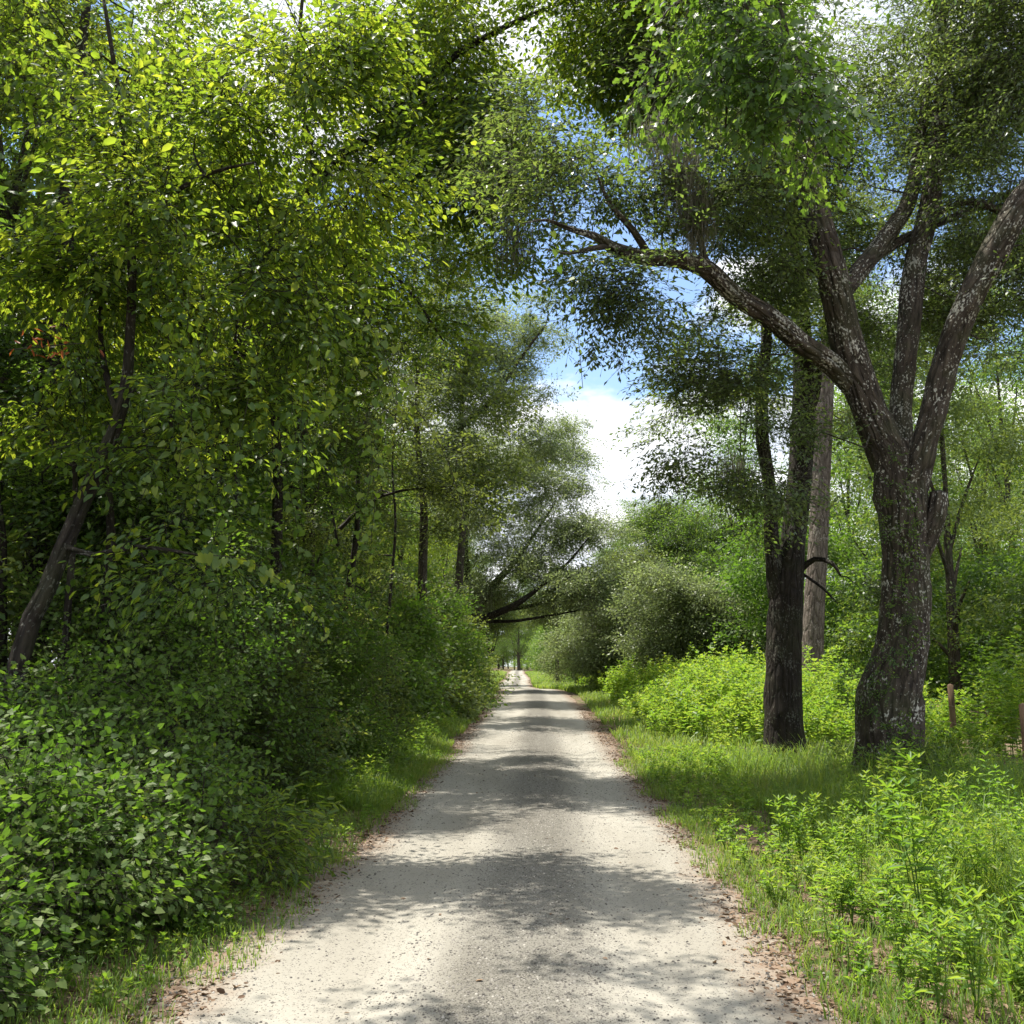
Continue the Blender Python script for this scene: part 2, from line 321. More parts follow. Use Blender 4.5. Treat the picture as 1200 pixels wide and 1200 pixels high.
def tree(name, label, cat, base, limbs, clumps, leafmat, bark, sp='mid', tmpl=OVATE, per=9, spread=.5, sscale=1.0, group=None,
         seed=0, moss=None, droop=-.05, hollow=.3, wood_sides=14, rough=.05, twigs=True, upj=.35, flute=0, extra=None, knob=0.0, sun=True):
    """limbs: list of (points, radii) in world space; the first is the trunk"""
    rg = np.random.default_rng(seed + 100); base = np.asarray(base, float)
    g = Geo(); tg = Geo(); skel = []
    for q, (pts, rad) in enumerate(limbs):
        Ln = float(np.sum(np.linalg.norm(np.diff(np.asarray(pts, float), axis=0), axis=1)))
        sd = wood_sides if max(rad) > .07 else 7
        skel.append(tube(g, pts, rad, sd, int(max(6, Ln / (.12 if sd > 20 else .3))), rough, flute if q == 0 else 0, seed + q, knob if sd > 20 else 0))
    lg = Geo()
    if clumps:
        C, O = clump_pts(clumps, rg, hollow); sun = sun and bool(abs(base[0]) + abs(base[1]) > .01)
        if sun: kk = sun_gap(C, rg); C = C[kk]; O = O[kk]
        arr = grow(g, skel, C, rg)
        M = len(C); crnd = rg.random(M) * .6 + .4 * (vnoise(C[:, 0] * .9, C[:, 2] * .9 + C[:, 1] * .4, seed))
        b = np.repeat(C, per, 0); out = nrm(np.repeat(C - O, per, 0)) * .8 + np.repeat(arr, per, 0) * .25 + rg.normal(size=(M * per, 3)) * np.array([.65, .65, .28]) + np.array([0, 0, droop])
        out = nrm(out); b = b + rg.normal(size=b.shape) * spread * .40 * np.array([1, 1, .55]) + out * .05
        put_sprays(lg, tg if twigs else None, SP[sp], tmpl, b, out, rg.uniform(.7, 1.25, len(b)) * sscale, np.repeat(crnd, per), rg, .8 if sp in ('far', 'farfine') else upj, sun=sun)
    root = empty(name, base)
    tag(root, label, cat, group)
    g.V += tg.V; g.F += [f + g.n for f in tg.F]; g.R += tg.R; g.B += tg.B; g.n += tg.n
    obj('trunk', g.mesh('trunk', MAT[bark], base, smooth=True), root)
    if clumps: cr = obj('crown', lg.mesh('crown', MAT[leafmat], base), root)
    for ms in (moss or []): obj('hanging_moss', moss_mesh([ms], rg, base), cr)
    return root
def moss_mesh(spots, rg, base):
    g = Geo()
    for (c, r, n, ln) in spots:
        st = np.asarray(c, float) + rg.normal(size=(n, 3)) * np.asarray(r) ; ll = ln * rg.uniform(.3, 1.1, n)
        K = 6; w = rg.uniform(.003, .008, n); ang = rg.random(n) * 6.28; ax = np.stack([np.cos(ang), np.sin(ang), 0 * ang], -1)
        t = np.linspace(0, 1, K); wig = np.cumsum(rg.normal(size=(n, K, 2)), 1) * .018
        C = st[:, None, :] + np.concatenate([wig, -(t[None, :, None] * ll[:, None, None])], -1)
        W_ = (w[:, None] * (1 - .6 * t))[..., None] * ax[:, None]
        V = np.stack([C - W_, C + W_], 2).reshape(n, -1, 3); k = np.arange(K - 1) * 2; f = np.stack([k, k + 1, k + 3, k + 2], -1)
        F = f[None] + (np.arange(n) * K * 2)[:, None, None]
        g.add(V.reshape(-1, 3), F.reshape(-1, 4), np.repeat(rg.random(n), K * 2))
    return g.mesh('hanging_moss', MAT['moss'], base)

# ------------------------------------------------------------------ materials
def newmat(name):
    m = bpy.data.materials.new(name); m.use_nodes = True; m.node_tree.nodes.clear(); return m, m.node_tree
def ramp(nt, fac, stops):
    r = N(nt, 'ShaderNodeValToRGB'); e = r.color_ramp.elements
    while len(e) < len(stops): e.new(.5)
    for i, (p, c) in enumerate(stops): e[i].position = p; e[i].color = (*c, 1)
    Lk(nt, fac, r.inputs[0]); return r.outputs[0]
def leaf_mat(name, stops, tstops, trans=.42, rough=.42, spec=.45, patch=.9):
    m, nt = newmat(name); at = N(nt, 'ShaderNodeAttribute', attribute_name='rnd'); oi = N(nt, 'ShaderNodeObjectInfo')
    tc = N(nt, 'ShaderNodeTexCoord'); ns = N(nt, 'ShaderNodeTexNoise'); ns.inputs['Scale'].default_value = patch; ns.inputs['Detail'].default_value = 3
    Lk(nt, tc.outputs['Object'], ns.inputs['Vector'])
    f = M_(nt, 'ADD', M_(nt, 'MULTIPLY', at.outputs['Fac'], .75), M_(nt, 'MULTIPLY', ns.outputs[0], .35))
    f = M_(nt, 'ADD', f, M_(nt, 'MULTIPLY', oi.outputs['Random'], .14)); f = M_(nt, 'SUBTRACT', f, .10, True)
    c1 = ramp(nt, f, stops); c2 = ramp(nt, f, tstops)
    p = N(nt, 'ShaderNodeBsdfPrincipled'); p.inputs['Roughness'].default_value = rough; p.inputs['Specular IOR Level'].default_value = spec
    Lk(nt, c1, p.inputs['Base Color']); t = N(nt, 'ShaderNodeBsdfTranslucent'); Lk(nt, c2, t.inputs[0])
    mix = N(nt, 'ShaderNodeMixShader'); mix.inputs[0].default_value = trans; Lk(nt, p.outputs[0], mix.inputs[1]); Lk(nt, t.outputs[0], mix.inputs[2])
    o = N(nt, 'ShaderNodeOutputMaterial'); Lk(nt, mix.outputs[0], o.inputs[0]); MAT[name] = m; return m
leaf_mat('leaf_bright', [(0, (.022, .055, .016)), (.5, (.052, .105, .024)), (.85, (.11, .165, .038)), (1, (.17, .19, .05))], [(0, (.09, .18, .015)), (.45, (.32, .47, .03)), (.8, (.66, .72, .05)), (1, (.90, .85, .10))], .49, .40, .45)
leaf_mat('leaf_oak', [(0, (.040, .064, .034)), (.55, (.070, .105, .048)), (1, (.13, .165, .070))], [(0, (.12, .22, .03)), (.55, (.26, .38, .06)), (1, (.52, .60, .10))], .40, .36, .55)
leaf_mat('leaf_deep', [(0, (.028, .058, .020)), (.55, (.052, .098, .030)), (1, (.095, .15, .040))], [(0, (.12, .25, .02)), (.55, (.26, .44, .04)), (1, (.52, .64, .07))], .45, .42, .45)
leaf_mat('leaf_vine', [(0, (.036, .070, .020)), (.4, (.075, .125, .030)), (.75, (.14, .185, .042)), (1, (.26, .25, .07))], [(0, (.10, .26, .02)), (.55, (.22, .42, .03)), (1, (.42, .56, .05))], .38, .55, .35)
leaf_mat('leaf_olive', [(0, (.045, .080, .024)), (.55, (.085, .130, .040)), (1, (.145, .19, .065))], [(0, (.16, .24, .03)), (.55, (.28, .36, .05)), (1, (.45, .50, .08))], .42, .5, .35)
leaf_mat('leaf_grey', [(0, (.115, .150, .070)), (.5, (.20, .25, .12)), (1, (.31, .36, .19))], [(0, (.22, .32, .08)), (.55, (.36, .46, .13)), (1, (.52, .58, .18))], .42, .42, .5)
leaf_mat('leaf_weed', [(0, (.045, .100, .020)), (.4, (.085, .165, .030)), (.75, (.17, .25, .045)), (1, (.30, .31, .09))], [(0, (.18, .38, .02)), (.5, (.34, .56, .04)), (1, (.60, .66, .07))], .46, .45, .4)
leaf_mat('grass', [(0, (.045, .095, .015)), (.5, (.090, .165, .025)), (.82, (.15, .20, .035)), (1, (.34, .28, .13))], [(0, (.16, .30, .02)), (.5, (.30, .46, .04)), (1, (.55, .56, .12))], .42, .5, .35)
leaf_mat('leaf_litter_mat', [(0, (.060, .036, .022)), (.5, (.15, .095, .06)), (1, (.30, .21, .14))], [(0, (.10, .06, .03)), (1, (.25, .16, .08))], .12, .7, .25)
leaf_mat('moss', [(0, (.12, .12, .09)), (.5, (.21, .20, .155)), (1, (.30, .29, .23))], [(0, (.14, .14, .09)), (1, (.28, .28, .18))], .4, .8, .1)
leaf_mat('leaf_red', [(0, (.20, .05, .02)), (1, (.42, .13, .05))], [(0, (.45, .10, .02)), (1, (.7, .25, .06))], .45, .5, .4)
def bark_mat(name, dark, mid, lichen, amt=.5, bump=.6, moss=0.0, scale=1.0):
    m, nt = newmat(name); at = N(nt, 'ShaderNodeAttribute', attribute_name='bk')
    mp = N(nt, 'ShaderNodeMapping'); mp.inputs['Scale'].default_value = (17 * scale, 17 * scale, 4.2 * scale); Lk(nt, at.outputs['Vector'], mp.inputs[0])
    n1 = N(nt, 'ShaderNodeTexNoise'); n1.inputs['Scale'].default_value = 1.0; n1.inputs['Detail'].default_value = 6; n1.inputs['Roughness'].default_value = .62; Lk(nt, mp.outputs[0], n1.inputs['Vector'])
    v1 = N(nt, 'ShaderNodeTexVoronoi', feature='DISTANCE_TO_EDGE'); v1.inputs['Scale'].default_value = .8
    wv = N(nt, 'ShaderNodeMixRGB'); wv.inputs[0].default_value = .35; Lk(nt, mp.outputs[0], wv.inputs[1]); Lk(nt, n1.outputs['Color'], wv.inputs[2]); Lk(nt, wv.outputs[0], v1.inputs['Vector'])
    crack = N(nt, 'ShaderNodeMapRange'); crack.inputs[1].default_value = .0; crack.inputs[2].default_value = .22; Lk(nt, v1.outputs[0], crack.inputs[0])
    h = M_(nt, 'ADD', M_(nt, 'MULTIPLY', crack.outputs[0], .6), M_(nt, 'MULTIPLY', n1.outputs[0], .7))
    col = ramp(nt, n1.outputs[0], [(.30, dark), (.62, mid), (.80, tuple(c * 1.35 for c in mid))])
    mu = N(nt, 'ShaderNodeMixRGB', blend_type='MULTIPLY'); mu.inputs[0].default_value = .55; Lk(nt, col, mu.inputs[1]); Lk(nt, ramp(nt, crack.outputs[0], [(0, (.35, .32, .3)), (1, (1, 1, 1))]), mu.inputs[2])
    # pale lichen blotches
    mp2 = N(nt, 'ShaderNodeMapping'); mp2.inputs['Scale'].default_value = (36, 36, 24); Lk(nt, at.outputs['Vector'], mp2.inputs[0])
    n2 = N(nt, 'ShaderNodeTexNoise'); n2.inputs['Scale'].default_value = 1.0; n2.inputs['Detail'].default_value = 3; Lk(nt, mp2.outputs[0], n2.inputs['Vector'])
    n3 = N(nt, 'ShaderNodeTexNoise'); n3.inputs['Scale'].default_value = 3.1; n3.inputs['Detail'].default_value = 2; Lk(nt, at.outputs['Vector'], n3.inputs['Vector'])
    lf = N(nt, 'ShaderNodeMapRange'); lf.inputs[1].default_value = .60; lf.inputs[2].default_value = .66
    Lk(nt, M_(nt, 'ADD', n2.outputs[0], M_(nt, 'MULTIPLY', M_(nt, 'SUBTRACT', n3.outputs[0], .5), .55)), lf.inputs[0])
    mx = N(nt, 'ShaderNodeMixRGB'); Lk(nt, M_(nt, 'MULTIPLY', lf.outputs[0], amt), mx.inputs[0]); Lk(nt, mu.outputs[0], mx.inputs[1]); mx.inputs[2].default_value = (*lichen, 1)
    out = mx.outputs[0]
    if moss:
        n4 = N(nt, 'ShaderNodeTexNoise'); n4.inputs['Scale'].default_value = 2.3; n4.inputs['Detail'].default_value = 5; Lk(nt, at.outputs['Vector'], n4.inputs['Vector'])
        mf = N(nt, 'ShaderNodeMapRange'); mf.inputs[1].default_value = .48; mf.inputs[2].default_value = .62; Lk(nt, n4.outputs[0], mf.inputs[0])
        m2 = N(nt, 'ShaderNodeMixRGB'); Lk(nt, M_(nt, 'MULTIPLY', mf.outputs[0], moss), m2.inputs[0]); Lk(nt, out, m2.inputs[1]); m2.inputs[2].default_value = (.055, .075, .025, 1); out = m2.outputs[0]
    p = N(nt, 'ShaderNodeBsdfPrincipled'); p.inputs['Roughness'].default_value = .85; p.inputs['Specular IOR Level'].default_value = .25; Lk(nt, out, p.inputs['Base Color'])
    b = N(nt, 'ShaderNodeBump'); b.inputs['Strength'].default_value = bump; b.inputs['Distance'].default_value = .06; Lk(nt, h, b.inputs['Height']); Lk(nt, b.outputs[0], p.inputs['Normal'])
    o = N(nt, 'ShaderNodeOutputMaterial'); Lk(nt, p.outputs[0], o.inputs[0]); MAT[name] = m
bark_mat('bark_oak', (.022, .017, .013), (.095, .076, .058), (.46, .45, .39), .9, 1.0, .25)
bark_mat('bark_dark', (.013, .010, .008), (.036, .028, .022), (.20, .20, .17), .45, .8, .15)
bark_mat('bark_pale', (.085, .066, .054), (.20, .165, .14), (.42, .38, .33), .5, .8, 0)
bark_mat('bark_plain', (.030, .024, .017), (.080, .064, .048), (.22, .22, .18), .4, .7, .2)
def wood_post():
    m, nt = newmat('weathered_post'); tc = N(nt, 'ShaderNodeTexCoord'); mp = N(nt, 'ShaderNodeMapping'); mp.inputs['Scale'].default_value = (40, 40, 3); Lk(nt, tc.outputs['Object'], mp.inputs[0])
    n = N(nt, 'ShaderNodeTexNoise'); n.inputs['Scale'].default_value = 1; n.inputs['Detail'].default_value = 5; Lk(nt, mp.outputs[0], n.inputs['Vector'])
    p = N(nt, 'ShaderNodeBsdfPrincipled'); p.inputs['Roughness'].default_value = .85; Lk(nt, ramp(nt, n.outputs[0], [(.3, (.07, .04, .025)), (.7, (.24, .15, .09))]), p.inputs['Base Color'])
    b = N(nt, 'ShaderNodeBump'); b.inputs['Strength'].default_value = .5; b.inputs['Distance'].default_value = .01; Lk(nt, n.outputs[0], b.inputs['Height']); Lk(nt, b.outputs[0], p.inputs['Normal'])
    o = N(nt, 'ShaderNodeOutputMaterial'); Lk(nt, p.outputs[0], o.inputs[0]); MAT['post'] = m
    m, nt = newmat('rusty_wire'); p = N(nt, 'ShaderNodeBsdfPrincipled'); p.inputs['Metallic'].default_value = .7; p.inputs['Roughness'].default_value = .6; p.inputs['Base Color'].default_value = (.22, .18, .15, 1)
    o = N(nt, 'ShaderNodeOutputMaterial'); Lk(nt, p.outputs[0], o.inputs[0]); MAT['wire'] = m
wood_post()
def road_mat():
    m, nt = newmat('limerock_gravel'); tc = N(nt, 'ShaderNodeTexCoord'); O = tc.outputs['Object']
    at = N(nt, 'ShaderNodeAttribute', attribute_name='rnd')        # 0..1 across the road, .5 = centre
    def noise(s, d=4, r=.6, v=O):
        n = N(nt, 'ShaderNodeTexNoise'); n.inputs['Scale'].default_value = s; n.inputs['Detail'].default_value = d; n.inputs['Roughness'].default_value = r; Lk(nt, v, n.inputs['Vector']); return n.outputs[0]
    mp = N(nt, 'ShaderNodeMapping'); mp.inputs['Scale'].default_value = (1, .18, 1); Lk(nt, O, mp.inputs[0])
    big = noise(1.1, 4, .6, mp.outputs[0]); fine = noise(60, 4, .7); med = noise(9, 4, .65)
    base = ramp(nt, big, [(.30, (.215, .198, .165)), (.52, (.285, .268, .230)), (.72, (.35, .33, .288))])
    # loose dark gravel gathered along the middle and thinly elsewhere
    mid = M_(nt, 'ABSOLUTE', M_(nt, 'SUBTRACT', at.outputs['Fac'], M_(nt, 'ADD', .535, M_(nt, 'MULTIPLY', M_(nt, 'SUBTRACT', big, .5), .12))))
    strip = N(nt, 'ShaderNodeMapRange'); strip.inputs[1].default_value = .19; strip.inputs[2].default_value = .05; strip.inputs[3].default_value = 0; strip.inputs[4].default_value = 1; strip.interpolation_type = 'SMOOTHSTEP'; Lk(nt, mid, strip.inputs[0])
    edge = N(nt, 'ShaderNodeMapRange'); edge.inputs[1].default_value = .36; edge.inputs[2].default_value = .495; edge.inputs[3].default_value = 0; edge.inputs[4].default_value = 1.0; Lk(nt, M_(nt, 'ABSOLUTE', M_(nt, 'SUBTRACT', at.outputs['Fac'], .5)), edge.inputs[0])
    v = N(nt, 'ShaderNodeTexVoronoi'); v.inputs['Scale'].default_value = 95; v.inputs['Randomness'].default_value = 1; Lk(nt, O, v.inputs['Vector'])
    sepc = N(nt, 'ShaderNodeSeparateColor'); Lk(nt, v.outputs['Color'], sepc.inputs[0])
    dens = M_(nt, 'ADD', M_(nt, 'ADD', M_(nt, 'MULTIPLY', strip.outputs[0], .55), .26), M_(nt, 'ADD', M_(nt, 'MULTIPLY', edge.outputs[0], .25), M_(nt, 'MULTIPLY', M_(nt, 'SUBTRACT', med, .5), .30)))
    sel = M_(nt, 'LESS_THAN', sepc.outputs[0], dens); rad = M_(nt, 'LESS_THAN', v.outputs['Distance'], M_(nt, 'ADD', .28, M_(nt, 'MULTIPLY', sepc.outputs[1], .25)))
    spk = M_(nt, 'MULTIPLY', sel, rad)
    mx = N(nt, 'ShaderNodeMixRGB'); Lk(nt, M_(nt, 'MULTIPLY', spk, .92), mx.inputs[0]); Lk(nt, base, mx.inputs[1]); Lk(nt, ramp(nt, sepc.outputs[2], [(0, (.05, .045, .04)), (.6, (.12, .105, .09)), (1, (.27, .25, .22))]), mx.inputs[2])
    dk = N(nt, 'ShaderNodeMixRGB', blend_type='MULTIPLY'); dk.inputs[0].default_value = 1; Lk(nt, mx.outputs[0], dk.inputs[1])
    g = M_(nt, 'ADD', M_(nt, 'SUBTRACT', 1.0, M_(nt, 'MULTIPLY', strip.outputs[0], .40)), M_(nt, 'MULTIPLY', M_(nt, 'SUBTRACT', fine, .5), .45))
    Lk(nt, g, dk.inputs[2])
    ed2 = N(nt, 'ShaderNodeMixRGB'); Lk(nt, M_(nt, 'MULTIPLY', edge.outputs[0], M_(nt, 'MULTIPLY', M_(nt, 'POWER', med, 1.5), 2.6), True), ed2.inputs[0]); Lk(nt, dk.outputs[0], ed2.inputs[1]); ed2.inputs[2].default_value = (.20, .14, .10, 1)
    p = N(nt, 'ShaderNodeBsdfPrincipled'); p.inputs['Roughness'].default_value = .92; p.inputs['Specular IOR Level'].default_value = .2; Lk(nt, ed2.outputs[0], p.inputs['Base Color'])
    b = N(nt, 'ShaderNodeBump'); b.inputs['Strength'].default_value = .55; b.inputs['Distance'].default_value = .012
    Lk(nt, M_(nt, 'ADD', M_(nt, 'MULTIPLY', fine, .5), M_(nt, 'ADD', M_(nt, 'MULTIPLY', med, 1.2), M_(nt, 'MULTIPLY', spk, .6))), b.inputs['Height']); Lk(nt, b.outputs[0], p.inputs['Normal'])
    o = N(nt, 'ShaderNodeOutputMaterial'); Lk(nt, p.outputs[0], o.inputs[0]); MAT['road'] = m
def ground_mat():
    m, nt = newmat('leafy_soil'); tc = N(nt, 'ShaderNodeTexCoord'); O = tc.outputs['Object']
    def noise(s, d=5, r=.65):
        n = N(nt, 'ShaderNodeTexNoise'); n.inputs['Scale'].default_value = s; n.inputs['Detail'].default_value = d; n.inputs['Roughness'].default_value = r; Lk(nt, O, n.inputs['Vector']); return n.outputs[0]
    a = noise(30); b_ = noise(2.2)
    c = ramp(nt, a, [(.3, (.075, .052, .036)), (.5, (.16, .115, .080)), (.7, (.27, .205, .150))])
    g = ramp(nt, a, [(.3, (.035, .055, .018)), (.7, (.09, .12, .035))])
    f = N(nt, 'ShaderNodeMapRange'); f.inputs[1].default_value = .50; f.inputs[2].default_value = .60; Lk(nt, b_, f.inputs[0])
    mx = N(nt, 'ShaderNodeMixRGB'); Lk(nt, f.outputs[0], mx.inputs[0]); Lk(nt, c, mx.inputs[1]); Lk(nt, g, mx.inputs[2])
    p = N(nt, 'ShaderNodeBsdfPrincipled'); p.inputs['Roughness'].default_value = .95; p.inputs['Specular IOR Level'].default_value = .1; Lk(nt, mx.outputs[0], p.inputs['Base Color'])
    b = N(nt, 'ShaderNodeBump'); b.inputs['Strength'].default_value = .8; b.inputs['Distance'].default_value = .03; Lk(nt, a, b.inputs['Height']); Lk(nt, b.outputs[0], p.inputs['Normal'])
    o = N(nt, 'ShaderNodeOutputMaterial'); Lk(nt, p.outputs[0], o.inputs[0]); MAT['ground'] = m
road_mat(); ground_mat()
def stone_mat():
    m, nt = newmat('gravel_stone'); at = N(nt, 'ShaderNodeAttribute', attribute_name='rnd')
    p = N(nt, 'ShaderNodeBsdfPrincipled'); p.inputs['Roughness'].default_value = .85; Lk(nt, ramp(nt, at.outputs['Fac'], [(0, (.05, .045, .04)), (.5, (.11, .10, .088)), (1, (.32, .30, .265))]), p.inputs['Base Color'])
    o = N(nt, 'ShaderNodeOutputMaterial'); Lk(nt, p.outputs[0], o.inputs[0]); MAT['stone'] = m
stone_mat()

# ------------------------------------------------------------------ ground and road
def grid_mesh(name, xs, ys, hf, mat, rnd=None):
    X, Y = np.meshgrid(xs, ys) if xs.ndim == 1 else (xs, ys)
    Z = hf(X, Y); V = np.stack([X, Y, Z], -1).reshape(-1, 3); m, n = X.shape
    i = (np.arange(m - 1)[:, None] * n + np.arange(n - 1)[None, :]); F = np.stack([i, i + 1, i + n + 1, i + n], -1).reshape(-1, 4)
    return mesh_from(name, V, F, mat, rnd=rnd, smooth=True)
xs = np.unique(np.concatenate([np.arange(-8, 12, .16), np.geomspace(12, 1600, 36), -np.geomspace(8, 1600, 38)]))
ys = np.unique(np.concatenate([np.arange(-14, 24, .16), np.arange(24, 70, .5), np.arange(70, 200, 2.5), np.geomspace(200, 3000, 24), -np.geomspace(14, 1600, 18)]))
def Hg(x, y):
    d = np.abs(x - xc(y)); return H(x, y) - .05 * np.clip((1.62 - d) / .25, 0, 1)
tag(obj('ground', grid_mesh('ground', xs, ys, Hg, MAT['ground'])), kind='structure')
yr = np.concatenate([np.arange(-12, 30, .12), np.arange(30, 80, .4), np.arange(80, 260, 1.5)]); tt = np.linspace(-1, 1, 37)
HWl = road_hw(yr, -1); HWr = road_hw(yr, 1)
Xr = xc(yr)[:, None] + np.where(tt[None] < 0, tt[None] * HWl[:, None], tt[None] * HWr[:, None]); Yr = np.repeat(yr[:, None], len(tt), 1)
rd = np.repeat(((tt + 1) / 2)[None], len(yr), 0).ravel()
tag(obj('gravel_road', grid_mesh('gravel_road', Xr, Yr, lambda x, y: H(x, y) + .016 - .012 * np.repeat((np.abs(tt) ** 6)[None], x.shape[0], 0), MAT['road'], rd)), kind='structure')

def G3(x, y, up=0.0): return np.stack([x, y, H(x, y) + up], -1)
# loose stones
rs = np.random.default_rng(21)
n = 70000; y = 3.2 + rs.random(n) ** 1.6 * 22; lat = np.where(rs.random(n) < .62, .12 + rs.normal(size=n) * .38, rs.uniform(-1.75, 1.75, n)); x = xc(y) + lat
OCT = LT([(1, 0, 0), (0, 1, 0), (-1, 0, 0), (0, -1, 0), (0, 0, .7), (.1, .1, .5)], [(0, 1, 4, 4), (1, 2, 4, 4), (2, 3, 4, 4), (3, 0, 4, 4)])
Tv = np.array([(1, 0, 0), (.3, .95, .0), (-.8, .5, 0), (-.7, -.6, 0), (.4, -.9, 0), (.45, .1, .7), (-.3, .35, .75), (-.25, -.4, .65), (.2, -.35, .7)], F32)
Tf = np.array([(0, 1, 6, 5), (1, 2, 7, 6), (2, 3, 7, 6), (3, 4, 8, 7), (4, 0, 5, 8), (5, 6, 7, 8)], np.int32)
g = Geo(); s = .0042 + rs.random(n) ** 4 * .008; ang = rs.random(n) * 6.28
fr = frames(np.stack([np.cos(ang), np.sin(ang), rs.normal(size=n) * .2], -1), np.array([[0, 0, 1.]]) + rs.normal(size=(n, 3)) * .2)
leaves_to(g, (Tv, Tf), G3(x, y, .013), fr, s, rs.random(n))
tag(obj('loose_gravel', g.mesh('loose_gravel', MAT['stone'])), 'small loose grey stones scattered along the middle of the pale gravel road', 'gravel', kind='stuff')
# brown dead leaves
n = 40000; y = 3 + rs.random(n) ** 1.5 * 30; sd = np.where(rs.random(n) < .5, -1, 1.)
lat = sd * (1.40 + np.abs(rs.normal(size=n)) * .8 - .25 * rs.random(n) ** 3); x = xc(y) + lat
ang = rs.random(n) * 6.28; fr = frames(np.stack([np.cos(ang), np.sin(ang), rs.normal(size=n) * .25], -1), np.array([[0, 0, 1.]]) + rs.normal(size=(n, 3)) * .45)
g = Geo(); keep = vnoise(x * 1.2, y * 1.2, 55) + .35 * rs.random(n) > .42
leaves_to(g, OVATE, G3(x, y, .012)[keep], fr[keep], (.018 + rs.random(n) ** 1.5 * .038)[keep], rs.random(n)[keep])
n = 180; y = 3 + rs.random(n) * 26; x = xc(y) + rs.uniform(-1.5, 1.5, n); ang = rs.random(n) * 6.28
leaves_to(g, OVATE, G3(x, y, .022), frames(np.stack([np.cos(ang), np.sin(ang), 0 * ang], -1), np.array([[0, 0, 1.]]) + rs.normal(size=(n, 3)) * .3), .02 + rs.random(n) * .03, rs.random(n))
tag(obj('leaf_litter', g.mesh('leaf_litter', MAT['leaf_litter_mat'])), 'brown fallen leaves lying along both edges of the gravel road', 'fallen leaves', kind='stuff')

# ------------------------------------------------------------------ grass
def blades(g, x, y, h, w, lean, rg):
    n = len(x); b = G3(x, y, -.01); a = rg.random(n) * 6.28; d = np.stack([np.cos(a), np.sin(a), 0 * a], -1); sd = np.stack([-np.sin(a), np.cos(a), 0 * a], -1)
    L = lean * rg.uniform(.3, 1.3, n); z = np.array([0, 0, 1.])
    p1 = b + z * (h * .5)[:, None] + d * (h * L * .22)[:, None]; p2 = b + z * (h * .85)[:, None] + d * (h * L * .62)[:, None]; p3 = b + z * (h * (1 - .25 * L))[:, None] + d * (h * L * 1.1)[:, None]
    w = w[:, None] * sd
    V = np.stack([b - w, b + w, p1 - w * .85, p1 + w * .85, p2 - w * .5, p2 + w * .5, p3, p3 + w * .05], 1)
    f = np.array([(0, 1, 3, 2), (2, 3, 5, 4), (4, 5, 7, 6)]); F = f[None] + (np.arange(n) * 8)[:, None, None]
    g.add(V.reshape(-1, 3), F.reshape(-1, 4), np.repeat(rg.random(n) * .6 + .4 * vnoise(x * .8, y * .8, 91), 8))
rg = np.random.default_rng(31); g = Geo()
def verge(n, y0, y1, pw, lat0, lat1, side, hmin, hmax, w, dens_seed, thr, lean=.8):
    y = y0 + rg.random(n) ** pw * (y1 - y0); t = rg.random(n); x = xc(y) + side * (lat0 + (lat1 - lat0) * t)
    k = vnoise(x * 1.7, y * 1.7, dens_seed) * .7 + vnoise(x * 6, y * 6, dens_seed + 1) * .3 + .28 * np.clip(t * 3, 0, 1) > thr
    x, y, t = x[k], y[k], t[k]; h = (hmin + (hmax - hmin) * rg.random(len(x)) * np.clip(.35 + t * 2.2, 0, 1))
    blades(g, x, y, h, w * rg.uniform(.6, 1.3, len(x)) * (1 + y / 25), lean, rg)
verge(60000, 3.0, 18, 1.25, 1.62, 7.5, 1, .05, .24, .0030, 61, .48)
verge(26000, 3.0, 14, 1.2, 2.6, 6.5, 1, .2, .55, .0035, 65, .50, .9)
verge(5000, 3.6, 16, 1.2, 2.8, 6.5, 1, .35, .85, .0030, 165, .52, 1.1)
verge(9000, 3.4, 20, 1.3, 1.35, 2.0, 1, .03, .14, .0028, 161, .60)
verge(9000, 3.4, 20, 1.3, 1.30, 2.0, -1, .03, .12, .0028, 171, .58)
verge(36000, 16, 60, 1.2, 1.75, 6.5, 1, .10, .42, .004, 67, .36)
verge(22000, 3.4, 18, 1.2, 1.65, 3.4, -1, .04, .15, .003, 71, .58)
verge(36000, 12, 62, 1.3, 1.60, 3.0, -1, .07, .30, .004, 73, .42)
verge(16000, 45, 170, 1.1, 1.5, 6, 1, .2, .5, .008, 75, .3)
verge(8000, 45, 170, 1.1, 1.5, 4, -1, .2, .5, .008, 77, .3)
# dense mown-looking tuft bank where the road bends away
n = 14000; y = 42 + rg.random(n) * 26; x = xc(y) + 1.7 + rg.random(n) * 4.5; blades(g, x, y, rg.uniform(.15, .4, n), np.full(n, .012), .7, rg)
tag(obj('verge_grass', g.mesh('verge_grass', MAT['grass'])), 'green and straw grass blades along both verges of the road', 'grass', kind='stuff')

